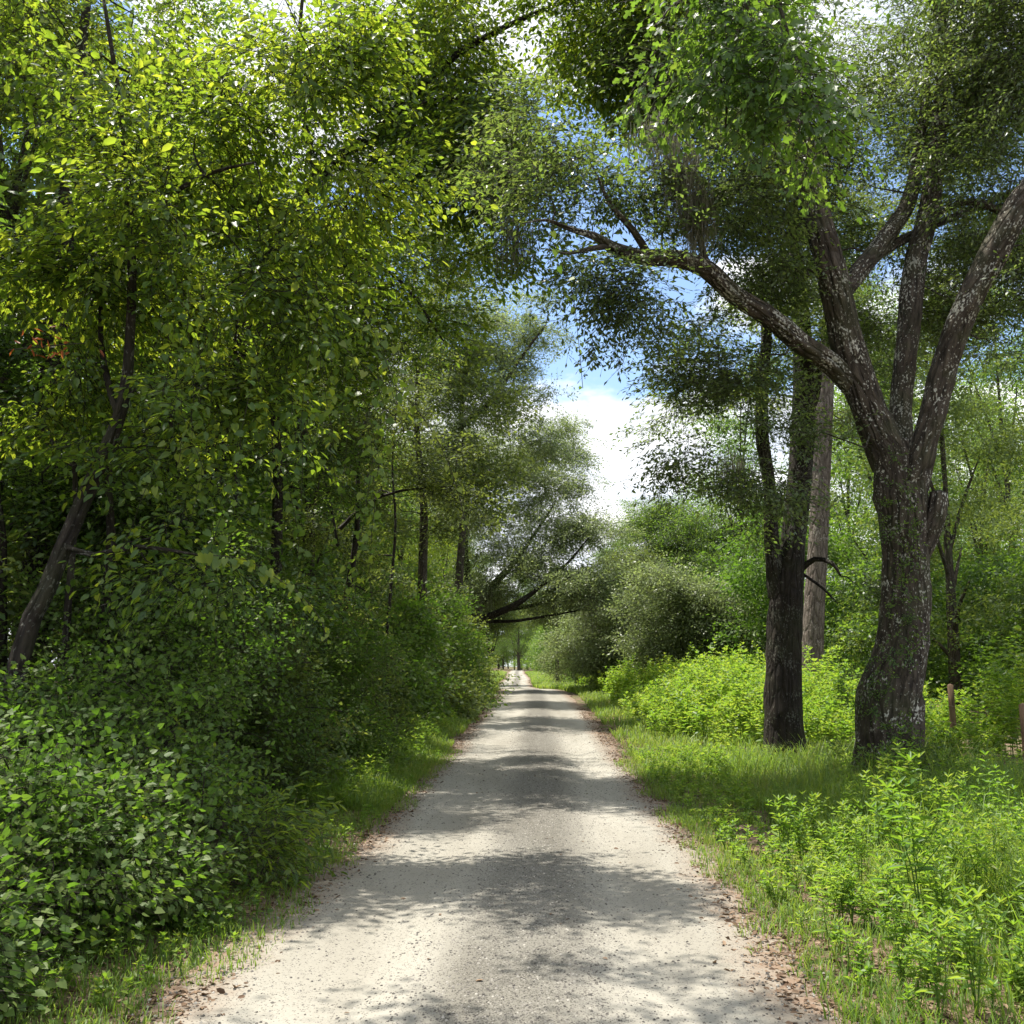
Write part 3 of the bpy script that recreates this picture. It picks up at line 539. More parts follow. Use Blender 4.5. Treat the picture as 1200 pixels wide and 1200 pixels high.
#@@PLANTS
# ------------------------------------------------------------------ tall weeds
def weed(g, sg, base, h, nn, leaf, rg, branches=3, tmpl=LANCE):
    lean = rg.normal(size=2) * .10 * h; top = base + np.array([lean[0], lean[1], h]); A = []; B = []; RA = []; RB = []; pos = []; D = []; S = []
    def stem(a, b, r, m, lf):
        mid = (a + b) / 2 + rg.normal(size=3) * .02; pts = [a + (mid - a) * t * 2 if t < .5 else mid + (b - mid) * (t - .5) * 2 for t in np.linspace(0, 1, 5)]
        for q in range(4): A.append(pts[q]); B.append(pts[q + 1]); RA.append(r * (1 - .2 * q)); RB.append(r * (1 - .2 * (q + 1)))
        ph = rg.random() * 3.14
        for i in range(m):
            t = (.22 + .78 * (i + 1) / m); q = min(3, int(t * 4 - 1e-6)); p = pts[q] + (pts[q + 1] - pts[q]) * (t * 4 - q); ph += 1.57 + rg.normal() * .25
            kk = 2 if i < m - 1 else 4
            for s_ in range(kk):
                an = ph + s_ * 6.283 / kk; up = .55 - .75 * (1 - t) + rg.normal() * .2 + (.5 if i == m - 1 else 0)
                pos.append(p); D.append((math.cos(an), math.sin(an), up)); S.append(lf * (1.15 - .55 * t) * rg.uniform(.75, 1.15))
    stem(base, top, .006, nn, leaf)
    for k in range(branches):
        t = rg.uniform(.3, .8); p = base + (top - base) * t; an = rg.random() * 6.28; l = h * rg.uniform(.25, .45)
        stem(p, p + np.array([math.cos(an) * l * .6, math.sin(an) * l * .6, l * .8]), .0035, max(3, int(nn * .55)), leaf * .8)
    pos = np.array(pos); D = np.array(D); n = len(pos)
    leaves_to(g, tmpl, pos, frames(D, np.array([[0, 0, 1.]]) + rg.normal(size=(n, 3)) * .3), np.array(S), rg.random() * .35 + rg.random(n) * .6)
    segs(sg, A, B, np.array(RA), np.array(RB), 4)
rw = np.random.default_rng(41); WP = []
for i in range(7):
    g = Geo(); sg = Geo(); hh = [1.0, .75, .55, .9, .42, .65, .30][i]
    for q in range([2, 2, 3, 1, 3, 2, 4][i]): weed(g, sg, np.zeros(3), hh * rw.uniform(.8, 1), int(5 + hh * 7), [.13, .11, .10, .14, .085, .10, .07][i], rw, [4, 4, 3, 5, 2, 3, 1][i], LANCE if i != 5 else OVATE)
    WP.append((g.mesh('leaves', MAT['leaf_weed']), sg.mesh('stem', MAT['grass']), hh))
wn = [0]
def place_weed(i, x, y, sc, label, group, rz=None):
    r = empty('weed_plant', (x, y, float(H(x, y)) - .01), rw.random() * 6.28 if rz is None else rz, sc); tag(r, label, 'weed', group)
    obj('leaves', WP[i][0], r); obj('stem', WP[i][1], r); wn[0] += 1
    return r
def gp(px, py):   # ground point under a pixel
    for Y in np.arange(3, 60, .05):
        p = P(px, py, Y)
        if p[2] <= float(H(p[0], p[1])): return p[0], p[1]
    return p[0], p[1]
x, y = gp(1085, 1120); place_weed(0, x, y, 1.12, 'tallest leafy weed standing upright in the grass at the lower right of the road', None)
x, y = gp(975, 1130); place_weed(3, x, y, .62, 'low drooping weed at the pale road edge, lower right', None)
x, y = gp(1165, 1010); place_weed(0, x, y, .95, 'leafy weed with a pale star of top leaves at the right picture edge', None)
x, y = gp(1010, 1045); place_weed(1, x, y, .75, 'bright leafy weed leaning toward the road beside the tallest weed', None)
x, y = gp(912, 950); place_weed(5, x, y, .55, 'small lone weed in the shaded grass left of the big oak', None)
x, y = gp(938, 1010); place_weed(6, x, y, 1.2, 'short weed clump at the shaded road edge in front of the big oak', None)
WL = ['tall bushy narrow-leaved weed', 'mid-height branching weed', 'spreading leafy weed', 'upright single-stemmed weed', 'short narrow-leaved weed', 'broad-leaved weed', 'tiny low weed']
def WZ(x, y): return ('grass beside the road edge' if x - float(xc(y)) < 2.9 else 'bright grass nearest the camera on the right' if y < 7.2 else 'grass in front of the big speckled oak')
for k in range(95):
    for _ in range(40):
        y = 4.6 + rw.random() ** 1.2 * 8; x = xc(y) + rw.uniform(2.0, 6.3)
        u, v = to_px((x, y, H(x, y)))
        if u < 1290 and vnoise(x * .9, y * .9, 87) > .36 and not (u < 1000 and v < 1040 and rw.random() < .8): break
    i = [0, 1, 1, 2, 3, 4, 5, 2][rw.integers(0, 8)] if x - xc(y) > 2.9 else [4, 6, 2][rw.integers(0, 3)]
    place_weed(i, float(x), float(y), rw.uniform(.45, 1.15), WL[i] + ' in the ' + WZ(x, y), WL[i].replace('weed', 'weeds') + ' in the ' + WZ(x, y))
# the weed bank further on: one mass
g = Geo(); sg = Geo(); n = 2300
for k in range(n):
    y = 17 + rw.random() ** 1.15 * 40; x = float(xc(y)) + 2.6 + rw.random() ** .9 * 6.2 + (.6 if y < 20 else 0)
    if abs(x - 5.0 * y / 19) < 1.5 and y < 20: continue
    lat = x - float(xc(y)); h = (.50 + .95 * min(1, (lat - 2.4) / 1.8)) * rw.uniform(.55, 1.2) * (.55 + .85 * float(vnoise(x * .55, y * .38, 301)))
    if vnoise(x * .9 + 40, y * .7, 303) < .20: continue
    if abs(x - 8.15 * y / 19.2) < .75 and y < 19.6: h *= .45
    weed(g, sg, np.array([x, y, float(H(x, y)) - .02]), h, int(5 + h * 5), .15 + y * .0015, rw, 4, LANCE if rw.random() < .6 else OVATE)
for k in range(420):
    y = 9.5 + rw.random() * 8.5; x = float(xc(y)) + 2.3 + rw.random() * 5.2; h = rw.uniform(.22, .62) * rw.uniform(.7, 1)
    if vnoise(x * .8, y * .8, 188) < .42 or abs(x - 5.0 * y / 19) < .5: continue
    weed(g, sg, np.array([x, y, float(H(x, y)) - .02]), h, 6, .11, rw, 3, OVATE if rw.random() < .4 else LANCE)
for k in range(1500):
    y = 5 + rw.random() * 14; x = float(xc(y)) + 1.75 + rw.random() ** 1.3 * 6; h = rw.uniform(.10, .26) + .06 * (x > 4)
    if vnoise(x * 1.3, y * 1.3, 88) < .28: continue
    weed(g, sg, np.array([x, y, float(H(x, y)) - .02]), h, 4, .075, rw, 2, OVATE if rw.random() < .5 else LANCE)
for k in range(260):
    y = 5 + rw.random() * 14; x = float(xc(y)) - 1.6 - rw.random() * .8; h = rw.uniform(.06, .2)
    weed(g, sg, np.array([x, y, float(H(x, y)) - .02]), h, 3, .06, rw, 1, OVATE)
for k in range(420):
    y = 12 + rw.random() * 34; x = float(xc(y)) - rw.uniform(1.9, 2.9); h = rw.uniform(.2, .55); weed(g, sg, np.array([x, y, float(H(x, y)) - .02]), h, 5, .11, rw, 2, LANCE)
wb = empty('weed_bank', (4, 24, 0)); tag(wb, 'dense bright green weeds filling the verge beyond the big oak and along the hedge foot', 'weeds', kind='stuff')
obj('leaves', g.mesh('leaves', MAT['leaf_weed'], (4, 24, 0)), wb); obj('stems', sg.mesh('stems', MAT['grass'], (4, 24, 0)), wb)
for ch in wb.children: ch['kind'] = 'stuff'

# ------------------------------------------------------------------ bushes / vine mounds
def mound(name, label, cat, c, rad, nclu, leafmat, sp, tmpl, per=8, seed=0, group=None, bark='bark_plain', sscale=1.0, hollow=.55, droop=-.1, stems=7, z0=.0):
    rg = np.random.default_rng(seed + 500); c = np.asarray(c, float); c = np.array([c[0], c[1], float(H(c[0], c[1]))]); rad = np.asarray(rad, float)
    limbs = []
    for k in range(stems):
        a = k / stems * 6.283 + rg.random(); e = c + np.array([math.cos(a) * rad[0] * .5, math.sin(a) * rad[1] * .5, rad[2] * rg.uniform(.4, .75)])
        limbs.append(([c + np.array([math.cos(a), math.sin(a), 0]) * .12, (c + e) / 2 + np.array([0, 0, rad[2] * .12]) + rg.normal(size=3) * .05, e], [.028, .02, .012]))
    K = max(5, nclu // 7); d = nrm(rg.normal(size=(K, 3))); d[:, 2] = np.abs(d[:, 2]) * .98 - .02; q = (hollow**3 + (1 - hollow**3) * rg.random(K)) ** (1 / 3) * rg.uniform(.88, 1.14, K)
    bump = 1 + .36 * 2 * (vnoise(d[:, 0] * 2.2 + 4, d[:, 1] * 2.2 + d[:, 2] * 2.2 + 4, seed) - .5)
    T = c + d * (q * bump)[:, None] * rad + np.array([0, 0, .12 + z0]); idx = rg.integers(0, K, nclu)
    tr = .16 * (rad.mean() ** .6); C = T[idx] + rg.normal(size=(nclu, 3)) * tr * np.array([1, 1, .9]); C[:, 2] = np.maximum(C[:, 2], H(C[:, 0], C[:, 1]) + .06)
    g = Geo(); tg = Geo(); skel = [tube(g, p, r, 6, 6, .05, 0, seed) for p, r in limbs]; arr = grow(g, skel, C, rg, .006, .006, 4)
    M = len(C); crnd = rg.random(M) * .5 + .5 * vnoise(C[:, 0] * 1.3, C[:, 2] * 1.6 + C[:, 1] * .8, seed)
    b = np.repeat(C, per, 0); out = nrm(np.repeat(nrm((C - c) / rad), per, 0) * .9 + rg.normal(size=(M * per, 3)) * .6 + np.array([0, 0, droop])); b = b + rg.normal(size=b.shape) * .09
    lg = Geo(); put_sprays(lg, tg, SP[sp], tmpl, b, out, rg.uniform(.65, 1.2, len(b)) * sscale, np.repeat(crnd, per), rg, .35, .002)
    root = empty(name, c); tag(root, label, cat, group)
    g.V += tg.V; g.F += [f + g.n for f in tg.F]; g.R += tg.R; g.B += tg.B; g.n += tg.n
    obj('stems', g.mesh('stems', MAT[bark], c), root); obj('foliage', lg.mesh('foliage', MAT[leafmat], c), root)
    return root
mound('vine_thicket', 'heart-leaved vine thicket at the lower left corner, sunlit on top', 'vines', (-3.75, 5.9, 0), (1.3, 1.3, .95), 460, 'leaf_vine', 'vine', HEART, 8, 1, droop=-.35)
mound('vine_thicket', 'low trailing vines in front of the corner thicket, nearest the camera on the left', 'vines', (-3.0, 4.9, 0), (.7, .9, .42), 150, 'leaf_vine', 'vine', HEART, 7, 6, droop=-.4)
mound('vine_thicket', 'sunlit vine ridge sloping down from the corner thicket to the road edge', 'vines', (-2.95, 6.6, 0), (.75, .9, .60), 180, 'leaf_vine', 'vine', HEART, 8, 7, droop=-.35)
mound('vine_thicket', 'low vine thicket behind the sunlit ridge, spilling toward the road edge', 'vines', (-3.5, 8.4, 0), (1.3, 1.4, 1.1), 380, 'leaf_vine', 'vine', HEART, 8, 2, droop=-.35)
mound('vine_thicket', 'tall shaded vine heap with big flat leaves at the foot of the left forest', 'vines', (-3.7, 10.6, 0), (1.5, 1.7, 2.2), 420, 'leaf_vine', 'vine', HEART, 8, 3)
mound('vine_thicket', 'dark vine thicket at the left picture edge under the leaning trunk', 'vines', (-5.3, 8.2, 0), (1.7, 1.8, 1.4), 300, 'leaf_vine', 'vine', HEART, 7, 4)
mound('shrub', 'drooping yellowish shrub at the left road edge behind the vine thickets', 'shrub', (-2.35, 7.7, 0), (.55, .7, .75), 50, 'leaf_bright', 'broad', LANCE, 6, 5)
# hedge wall down the left side
hs = [(-3.7, 13.5, 1.6, 1.9, 2.4), (-3.5, 16.5, 1.5, 1.9, 2.9), (-3.25, 20, 1.5, 2.2, 3.2), (-2.95, 24, 1.5, 2.3, 3.4), (-2.75, 28.5, 1.5, 2.5, 3.6), (-2.35, 33.5, 1.6, 2.9, 3.8), (-2.2, 39, 1.5, 3.0, 3.2)]
lbl = ['deep green shrub mound next past the tall shaded vine heap', 'dark leafy hedge shrub second past the vine heap', 'dense shaded hedge shrub halfway to the arching limbs', 'tall green hedge shrub before the arching dark limbs',
       'bright-tipped hedge shrub just nearer than the arching limbs', 'rounded hedge shrub under the arching dark limbs', 'last hedge shrub at the left road bend']
for k, (x, y, a, b, c) in enumerate(hs):
    mound('hedge_shrub', lbl[k], 'shrub', (x - .4, y, 0), (a, b, c), 380, 'leaf_vine' if k % 2 else 'leaf_olive', 'mid' if y < 22 else 'far', OVATE if y < 18 else RHOMB, 8, 20 + k, None, sscale=1.0, stems=6)

# ------------------------------------------------------------------ the right-hand oak and its neighbours
Yo = 14.3
def B(px, py, Y, dx=0, dz=0): p = P(px, py, Y); return p
ob = P(1040, 925, Yo); ob[2] = float(H(ob[0], Yo)) - .05
def PL(lst): return [P(*q) for q in lst]
fork = P(1052, 560, 14.3)
limbs = [
 ([ob, P(1040, 905, Yo), P(1040, 870, Yo), P(1042, 815, Yo), P(1056, 760, Yo), P(1061, 700, Yo), P(1060, 640, Yo), P(1055, 580, Yo), P(1042, 520, Yo)], [.56, .46, .41, .42, .34, .32, .31, .36, .27]),
 ([P(1045, 545, 14.3), P(1020, 485, 14.2), P(995, 410, 14.1), P(978, 330, 13.9), P(952, 235, 13.7), P(934, 160, 13.4), P(925, 70, 13.2), P(905, -20, 13), P(870, -120, 12.6)], [.27, .23, .23, .21, .19, .155, .12, .09, .05]),
 ([P(1003, 460, 14.2), P(972, 425, 14.0), P(938, 402, 13.7), P(903, 372, 13.4), P(862, 346, 13.1), P(828, 316, 12.8), P(792, 303, 12.5), P(752, 301, 12.2), P(720, 291, 12.0), P(697, 277, 11.7), P(672, 270, 11.5), P(640, 258, 11.3), P(612, 262, 11.1)], [.14, .155, .145, .14, .125, .12, .115, .10, .078, .05, .032, .018, .007]),
 ([P(712, 288, 11.9), P(690, 292, 11.6), P(664, 297, 11.4), P(640, 292, 11.2)], [.045, .03, .018, .006]),
 ([P(760, 300, 12.3), P(742, 270, 12.1), P(715, 240, 11.9), P(700, 205, 11.8)], [.06, .045, .03, .012]),
 ([P(835, 325, 12.9), P(820, 280, 12.9), P(826, 230, 13), P(810, 190, 13.1)], [.06, .045, .03, .012]),
 ([P(985, 345, 14.2), P(1012, 312, 14.6), P(1038, 278, 15.0), P(1066, 232, 15.3), P(1080, 150, 15.8), P(1090, 60, 16.2)], [.14, .13, .135, .12, .07, .04]),
 ([P(1025, 300, 14.9), P(1060, 280, 15.3), P(1100, 262, 15.7), P(1150, 240, 16), P(1230, 210, 16.4)], [.09, .07, .06, .05, .03]),
 ([P(1058, 560, 14.5), P(1056, 480, 14.7), P(1063, 405, 14.9), P(1072, 310, 15.1), P(1090, 240, 15.2), P(1100, 150, 15.4), P(1105, 40, 15.6), P(1090, -100, 15.8)], [.20, .145, .165, .17, .15, .12, .09, .05]),
 ([P(1068, 570, 14.2), P(1089, 500, 14.0), P(1108, 425, 13.9), P(1130, 365, 13.7), P(1162, 300, 13.5), P(1195, 240, 13.3), P(1250, 160, 13.1), P(1300, 60, 12.9)], [.24, .17, .175, .18, .185, .18, .14, .08]),
 ([P(1066, 670, 14.3), P(1086, 630, 14.2), P(1098, 600, 14.1), P(1101, 578, 14.1)], [.16, .15, .13, .11]),
 ([P(1178, 250, 15), P(1140, 236, 15), P(1110, 245, 15.1), P(1085, 262, 15.1)], [.06, .06, .05, .04]),
]
def cl(px, py, Y, rx, ry, n, rd=None): p = P(px, py, Y); return (p, (pxs(rx, Y), (rd if rd else pxs(max(rx, ry), Y) * .8), pxs(ry, Y)), n)
oc = [cl(690, 215, 11.8, 95, 60, 60), cl(640, 170, 12.5, 80, 60, 45), cl(800, 215, 13, 130, 65, 85), cl(768, 342, 12.4, 66, 36, 48), cl(850, 330, 14.5, 90, 60, 50), cl(862, 430, 15, 78, 60, 64, 1.4), cl(785, 395, 14.2, 25, 40, 7), cl(812, 522, 14, 42, 20, 12, .8), cl(870, 540, 14.5, 70, 45, 40, 1.0),
      cl(900, 60, 14, 150, 110, 190), cl(1020, 150, 16.5, 110, 90, 170), cl(1080, 40, 15, 150, 90, 230), cl(1180, 130, 14.5, 90, 110, 150), cl(1000, 60, 17, 160, 90, 150), cl(1150, 240, 18, 110, 80, 110), cl(1170, 350, 17, 90, 90, 100), cl(1040, 350, 17, 90, 70, 90), cl(930, 250, 16, 90, 80, 120),
      cl(1230, 300, 14, 60, 200, 90), cl(950, -100, 14, 260, 120, 60), cl(1150, -140, 15, 200, 120, 60)]
tree('live_oak', 'massive lichen-speckled oak with several spreading limbs right of the road', 'tree', ob, limbs, oc, 'leaf_oak', 'bark_oak', 'oak', RHOMBN, per=8, spread=.50, seed=1,
     moss=[(P(800, 185, 12.0), (.14, .14, .10), 420, .85), (P(818, 235, 12.2), (.10, .10, .08), 260, .75), (P(770, 150, 12), (.14, .14, .1), 260, .6), (P(945, 170, 13.8), (.2, .2, .1), 80, .6)], wood_sides=44, rough=.075, flute=.28, knob=.14)
# climbing leaves on its trunk
rg = np.random.default_rng(77); g = Geo(); tg = Geo(); n = 620; t = rg.random(n) ** 1.2
th = rg.normal(size=n) * .9 - 1.5; zc = ob[2] + .1 + t * 4.6; px_ = np.interp(zc, [ob[2], 2.4, 4.2, 6.5], [ob[0], ob[0] + .02, P(1062, 660, Yo)[0], P(1055, 560, Yo)[0]]); rr = np.interp(zc, [0, 1.2, 3, 5], [.62, .50, .40, .42])
bs = np.stack([px_ + np.cos(th) * rr, Yo + np.sin(th) * rr, zc], -1); dr = np.stack([np.cos(th) * .8, np.sin(th) * .8, rg.normal(size=n) * .5], -1) + rg.normal(size=(n, 3)) * .3
keep = vnoise(th * 1.5 + 6, zc * 1.4, 12) > np.interp(zc, [.3, 2.2, 3.5], [.30, .42, .60]); put_sprays(g, tg, SP['bush'], OVATE, bs[keep], nrm(dr[keep]), rg.uniform(.4, .75, keep.sum()), rg.random(keep.sum()), rg, .5, .002, .9)
cv_ = empty('climbing_vine', ob); tag(cv_, 'small-leaved creeper climbing the lower trunk of the big speckled oak', 'creeper'); obj('leaves', g.mesh('leaves', MAT['leaf_deep'], ob), cv_); obj('stems', tg.mesh('stems', MAT['bark_plain'], ob), cv_)
mound('shrub', 'low dark shrub growing around the base of the big speckled oak', 'shrub', (ob[0] + .1, Yo - .75, 0), (.55, .35, .7), 60, 'leaf_deep', 'bush', OVATE, 7, 61, stems=4)

# dark forked trunk
db = P(920, 893, 19); db[2] = float(H(db[0], 19)) - .05
tree('oak_tree', 'dark shaded tree with a forked double trunk left of the big oak', 'tree', db,
     [([db, P(918, 840, 19), P(919, 760, 19), P(922, 700, 19), P(929, 640, 19.0), P(937, 560, 19), P(942, 480, 19.1), P(942, 420, 19.2), P(935, 330, 19.3), P(930, 230, 19.5)], [.37, .34, .32, .31, .23, .22, .22, .20, .15, .06]),
      ([P(912, 700, 19), P(904, 630, 18.9), P(902, 570, 18.8), P(893, 510, 18.6), P(894, 440, 18.5), P(898, 390, 18.4), P(890, 330, 18.4)], [.19, .13, .12, .12, .11, .10, .05]),
      ([P(940, 500, 19.1), P(955, 460, 19.3), P(962, 400, 19.4)], [.12, .10, .04]),
      ([P(938, 668, 19), P(955, 655, 18.8), P(975, 660, 18.5), P(985, 675, 18.3)], [.07, .05, .04, .02]),
      ([P(940, 672, 19), P(965, 690, 18.8), P(982, 708, 18.5)], [.03, .025, .015])],
     [cl(885, 470, 18.5, 52, 50, 48), cl(890, 545, 18.6, 60, 28, 14, .7), cl(960, 420, 20, 80, 70, 50), cl(890, 370, 19, 75, 55, 45), cl(940, 300, 20, 110, 80, 70), cl(780, 500, 18, 28, 22, 7, .4), cl(985, 690, 18, 40, 25, 12)],
     'leaf_oak', 'bark_dark', 'oak', RHOMBN, per=10, sscale=1.15, seed=2, wood_sides=28, flute=.25, moss=[(P(860, 540, 18), (.16, .16, .12), 160, .8)])
# pale straight trunk
pb = P(950, 815, 28); pb[2] = float(H(pb[0], 28)) - .05
tree('pine_tree', 'straight pale pinkish trunk between the dark forked tree and the big oak', 'tree', pb,
     [([pb, P(953, 740, 28), P(958, 650, 28), P(962, 560, 28), P(966, 480, 28), P(970, 400, 28), P(975, 300, 28)], [.32, .29, .27, .26, .24, .20, .12])],
     [cl(985, 330, 28, 130, 90, 70), cl(960, 230, 28, 110, 80, 60), cl(1000, 520, 29, 50, 40, 16)], 'leaf_olive', 'bark_pale', 'farfine', RHOMBN, per=9, sscale=1.2, seed=3, wood_sides=20)

#@@LEFT
# ------------------------------------------------------------------ left foreground trees
def lb(px, Y, py=850): p = P(px, py, Y); p[2] = float(H(p[0], Y)) - .05; return p
b1 = lb(5, 8.6)
tree('leaning_tree', 'dark leaning trunk with bright backlit leaves at the left picture edge', 'tree', b1,
     [([b1, P(22, 775, 8.7), P(55, 690, 8.8), P(92, 600, 9.0), P(125, 525, 9.1), P(145, 470, 9.1), P(152, 400, 9.1), P(155, 320, 9.0), P(152, 250, 9.0), P(140, 120, 8.9), P(120, -10, 8.8)], [.105, .085, .078, .072, .064, .056, .045, .04, .033, .026, .015]),
      ([P(140, 490, 9.1), P(122, 430, 9.3), P(118, 360, 9.5), P(130, 300, 9.6)], [.04, .03, .02, .01]),
      ([P(152, 300, 9.0), P(190, 240, 8.9), P(240, 205, 8.7), P(300, 190, 8.5)], [.03, .025, .02, .01]),
      ([P(75, 640, 8.9), P(110, 650, 8.6), P(160, 640, 8.3), P(230, 650, 8.1)], [.03, .022, .018, .01])],
     [cl(120, 140, 9.2, 160, 90, 75), cl(60, 330, 9.6, 110, 80, 50), cl(250, 230, 8.8, 110, 70, 58), cl(300, 330, 8.6, 90, 60, 42), cl(240, 420, 9.2, 90, 55, 32), cl(330, 90, 9, 110, 90, 58), cl(270, 520, 9.4, 80, 50, 26), cl(230, 630, 8.8, 60, 40, 10), cl(60, 480, 9.2, 60, 50, 16), cl(420, 250, 9.0, 70, 60, 26), ((-4.3, 6.3, 8.4), (1.5, 1.3, 1.0), 34), ((-3.0, 6.6, 7.6), (1.4, 1.1, .8), 26), ((-4.6, 9.2, 8.2), (1.2, 1.3, 1.0), 30), ((-1.6, 5.2, 8.6), (1.1, 1.0, .7), 12)],  # clumps given in metres are added, mostly out of view, to shade the road
     'leaf_bright', 'bark_dark', 'broad', OVATE, per=7, spread=.40, seed=4, wood_sides=18, droop=-.2, flute=.2)
b2 = lb(38, 12.5)
tree('oak_tree', 'upright dark trunk rising behind the leaning trunk on the left', 'tree', b2,
     [([b2, P(40, 700, 12.5), P(48, 600, 12.5), P(55, 500, 12.5), P(62, 420, 12.5), P(72, 340, 12.5), P(80, 200, 12.5), P(95, 60, 12.4), P(110, -60, 12.4)], [.19, .17, .165, .16, .15, .13, .10, .07, .03]),
      ([P(66, 380, 12.5), P(30, 300, 12.8), P(-20, 230, 13)], [.07, .05, .03])],
     [cl(60, 60, 12.5, 170, 90, 60), cl(180, 170, 13, 120, 90, 55), cl(10, 300, 13, 110, 90, 45), cl(150, 330, 13.5, 110, 80, 45), cl(100, 480, 14, 120, 60, 35), cl(230, 60, 13.5, 110, 90, 55), cl(60, -120, 12.5, 200, 110, 25)],
     'leaf_bright', 'bark_dark', 'mid', LANCE, per=8, spread=.45, sscale=1.2, seed=5, wood_sides=18)
# tree whose crown reaches over the road at the top
b3 = lb(250, 16.0); b3[0] = -5.2
tree('overhanging_tree', 'left forest tree whose leafy limb arches over the road at the top of the view', 'tree', b3,
     [([b3, b3 + (.15, .0, 2.6), b3 + (.6, -.1, 5.2), P(300, 330, 15.8), P(370, 210, 15.6), P(440, 155, 15.4), P(490, 105, 15.2), P(540, 60, 15.0), P(640, 10, 14.8), P(760, -30, 14.6)], [.20, .17, .15, .12, .10, .085, .07, .055, .035, .015]),
      ([P(465, 135, 15.3), P(500, 118, 15.1), P(540, 118, 14.9), P(600, 150, 14.8)], [.045, .03, .02, .01]),
      ([P(330, 280, 15.7), P(400, 290, 15.2), P(470, 330, 14.8), P(520, 400, 14.6)], [.05, .04, .025, .012]),
      ([P(370, 210, 15.6), P(350, 80, 15.8), P(360, -60, 15.8)], [.06, .04, .02])],
     [cl(500, 5, 15.2, 90, 45, 60), cl(430, 60, 16, 70, 60, 50), cl(560, 70, 15.0, 120, 90, 110), cl(680, 50, 14.7, 110, 80, 105), cl(780, 30, 14.6, 90, 70, 65), cl(450, 120, 15.8, 100, 100, 75), cl(520, 190, 15.1, 90, 60, 62), cl(620, 160, 14.8, 80, 60, 58), cl(590, 260, 14.8, 45, 50, 20), cl(640, 305, 14.8, 30, 22, 6, .3), cl(440, 290, 15.2, 90, 70, 62), cl(500, 350, 15.0, 60, 50, 24), cl(380, 400, 15.6, 80, 60, 36),
      cl(370, 160, 16.3, 90, 110, 62), cl(330, 250, 13.2, 80, 60, 60), cl(250, 340, 12.6, 80, 60, 45), cl(400, 330, 14.0, 60, 45, 36), cl(300, 120, 13.5, 90, 70, 50), cl(420, -80, 15.3, 220, 100, 30), cl(650, -100, 14.8, 200, 90, 30)],
     'leaf_bright', 'bark_dark', 'broad', OVATE, per=8, spread=.55, sscale=1.25, seed=6, wood_sides=16, droop=-.15,
     moss=[(P(605, 265, 14.5), (.14, .14, .12), 260, .75), (P(590, 240, 15.0), (.15, .2, .1), 60, .4)])
# slim background trees of the left wall
def slim(name, label, px, Y, topy, r, clumps, mat, sp, tm, seed, bark='bark_plain', lean=0, extra=[], per=8, group=None, ss=1.0):
    b = lb(px, Y); pts = [b]; ys_ = np.linspace(760, topy, 5)
    for i, q in enumerate(ys_): pts.append(P(px + lean * (i + 1) / 5 + ((i * 37) % 11 - 5) * .8, q, Y))
    return tree(name, label, 'tree', b, [(pts, list(np.linspace(r, r * .3, len(pts))))] + extra, clumps, mat, bark, sp, tm, per=per, seed=seed, group=group, sscale=ss, wood_sides=12)
slim('understory_tree', 'slender dark forked trunk halfway down the shaded left wall of leaves', 395, 19, 480, .09, [cl(420, 520, 19, 100, 60, 60), cl(470, 600, 19, 80, 45, 42), cl(400, 640, 20, 70, 50, 34), cl(480, 690, 20, 60, 40, 30), cl(400, 420, 19.5, 110, 60, 60)], 'leaf_olive', 'mid', RHOMB, 7, 'bark_dark', 35,
     [([P(398, 620, 19), P(430, 590, 19), P(470, 575, 18.8), P(530, 570, 18.6)], [.045, .035, .025, .012]), ([P(396, 640, 19), P(385, 580, 19.2), P(375, 540, 19.3)], [.03, .02, .01])])
slim('understory_tree', 'straight dark trunk deep behind the overhanging leaves at left centre', 328, 16, 330, .13, [cl(330, 450, 16.5, 110, 70, 62), cl(300, 560, 16.5, 100, 60, 52), cl(240, 400, 17, 90, 80, 52), cl(420, 360, 17, 90, 80, 62), cl(330, 300, 17, 120, 80, 60)], 'leaf_deep', 'mid', RHOMB, 8, 'bark_dark', -8)
slim('understory_tree', 'slim dark trunk between the leaning trunk and the shaded vine heap', 122, 11, 500, .085, [cl(150, 560, 11.5, 90, 50, 40), cl(100, 660, 12, 70, 50, 26), cl(230, 620, 12, 80, 60, 42), cl(290, 680, 12, 60, 50, 32)], 'leaf_deep', 'mid', OVATE, 9, 'bark_dark', 10)
slim('understory_tree', 'thin dark stem at the far left picture edge', 5, 11, 500, .10, [cl(10, 600, 11.5, 80, 60, 30), cl(-40, 420, 11.5, 90, 90, 30)], 'leaf_deep', 'mid', OVATE, 10, 'bark_dark', -10)
for px_, Y_, tp, ln_, lb_ in ((78, 10.4, 420, 14, 'thin dark sapling stem between the two left trunks'), (215, 12.5, 380, -16, 'slender crooked sapling above the shaded vine heap'), (268, 14, 330, 12, 'slender straight sapling behind the vine curtain'), (455, 22, 470, 10, 'thin pale-leaved sapling near the forked slender trunk')):
    slim('sapling', lb_, px_, Y_, tp, .05, [cl(px_ + 20, tp + 60, Y_ + .3, 60, 50, 16), cl(px_ - 30, tp + 150, Y_ + .4, 50, 40, 10)], 'leaf_deep', 'mid', OVATE, int(px_) + 300, 'bark_dark', ln_)
slim('tall_tree', 'tall tree with feathery crown against the blue sky gap, left of the cloud', 535, 36, 420, .20, [cl(612, 372, 36, 40, 26, 45), cl(575, 435, 36, 52, 42, 80), cl(612, 450, 36, 34, 30, 30), cl(540, 380, 36, 60, 60, 130), cl(520, 500, 36, 70, 60, 170), cl(590, 520, 37, 55, 34, 80)], 'leaf_grey', 'farfine', RHOMBN, 11, 'bark_plain', 10,
     [([P(540, 500, 36), P(575, 470, 36), P(610, 420, 36), P(640, 380, 36)], [.12, .09, .06, .03])], 9, None, 1.1)
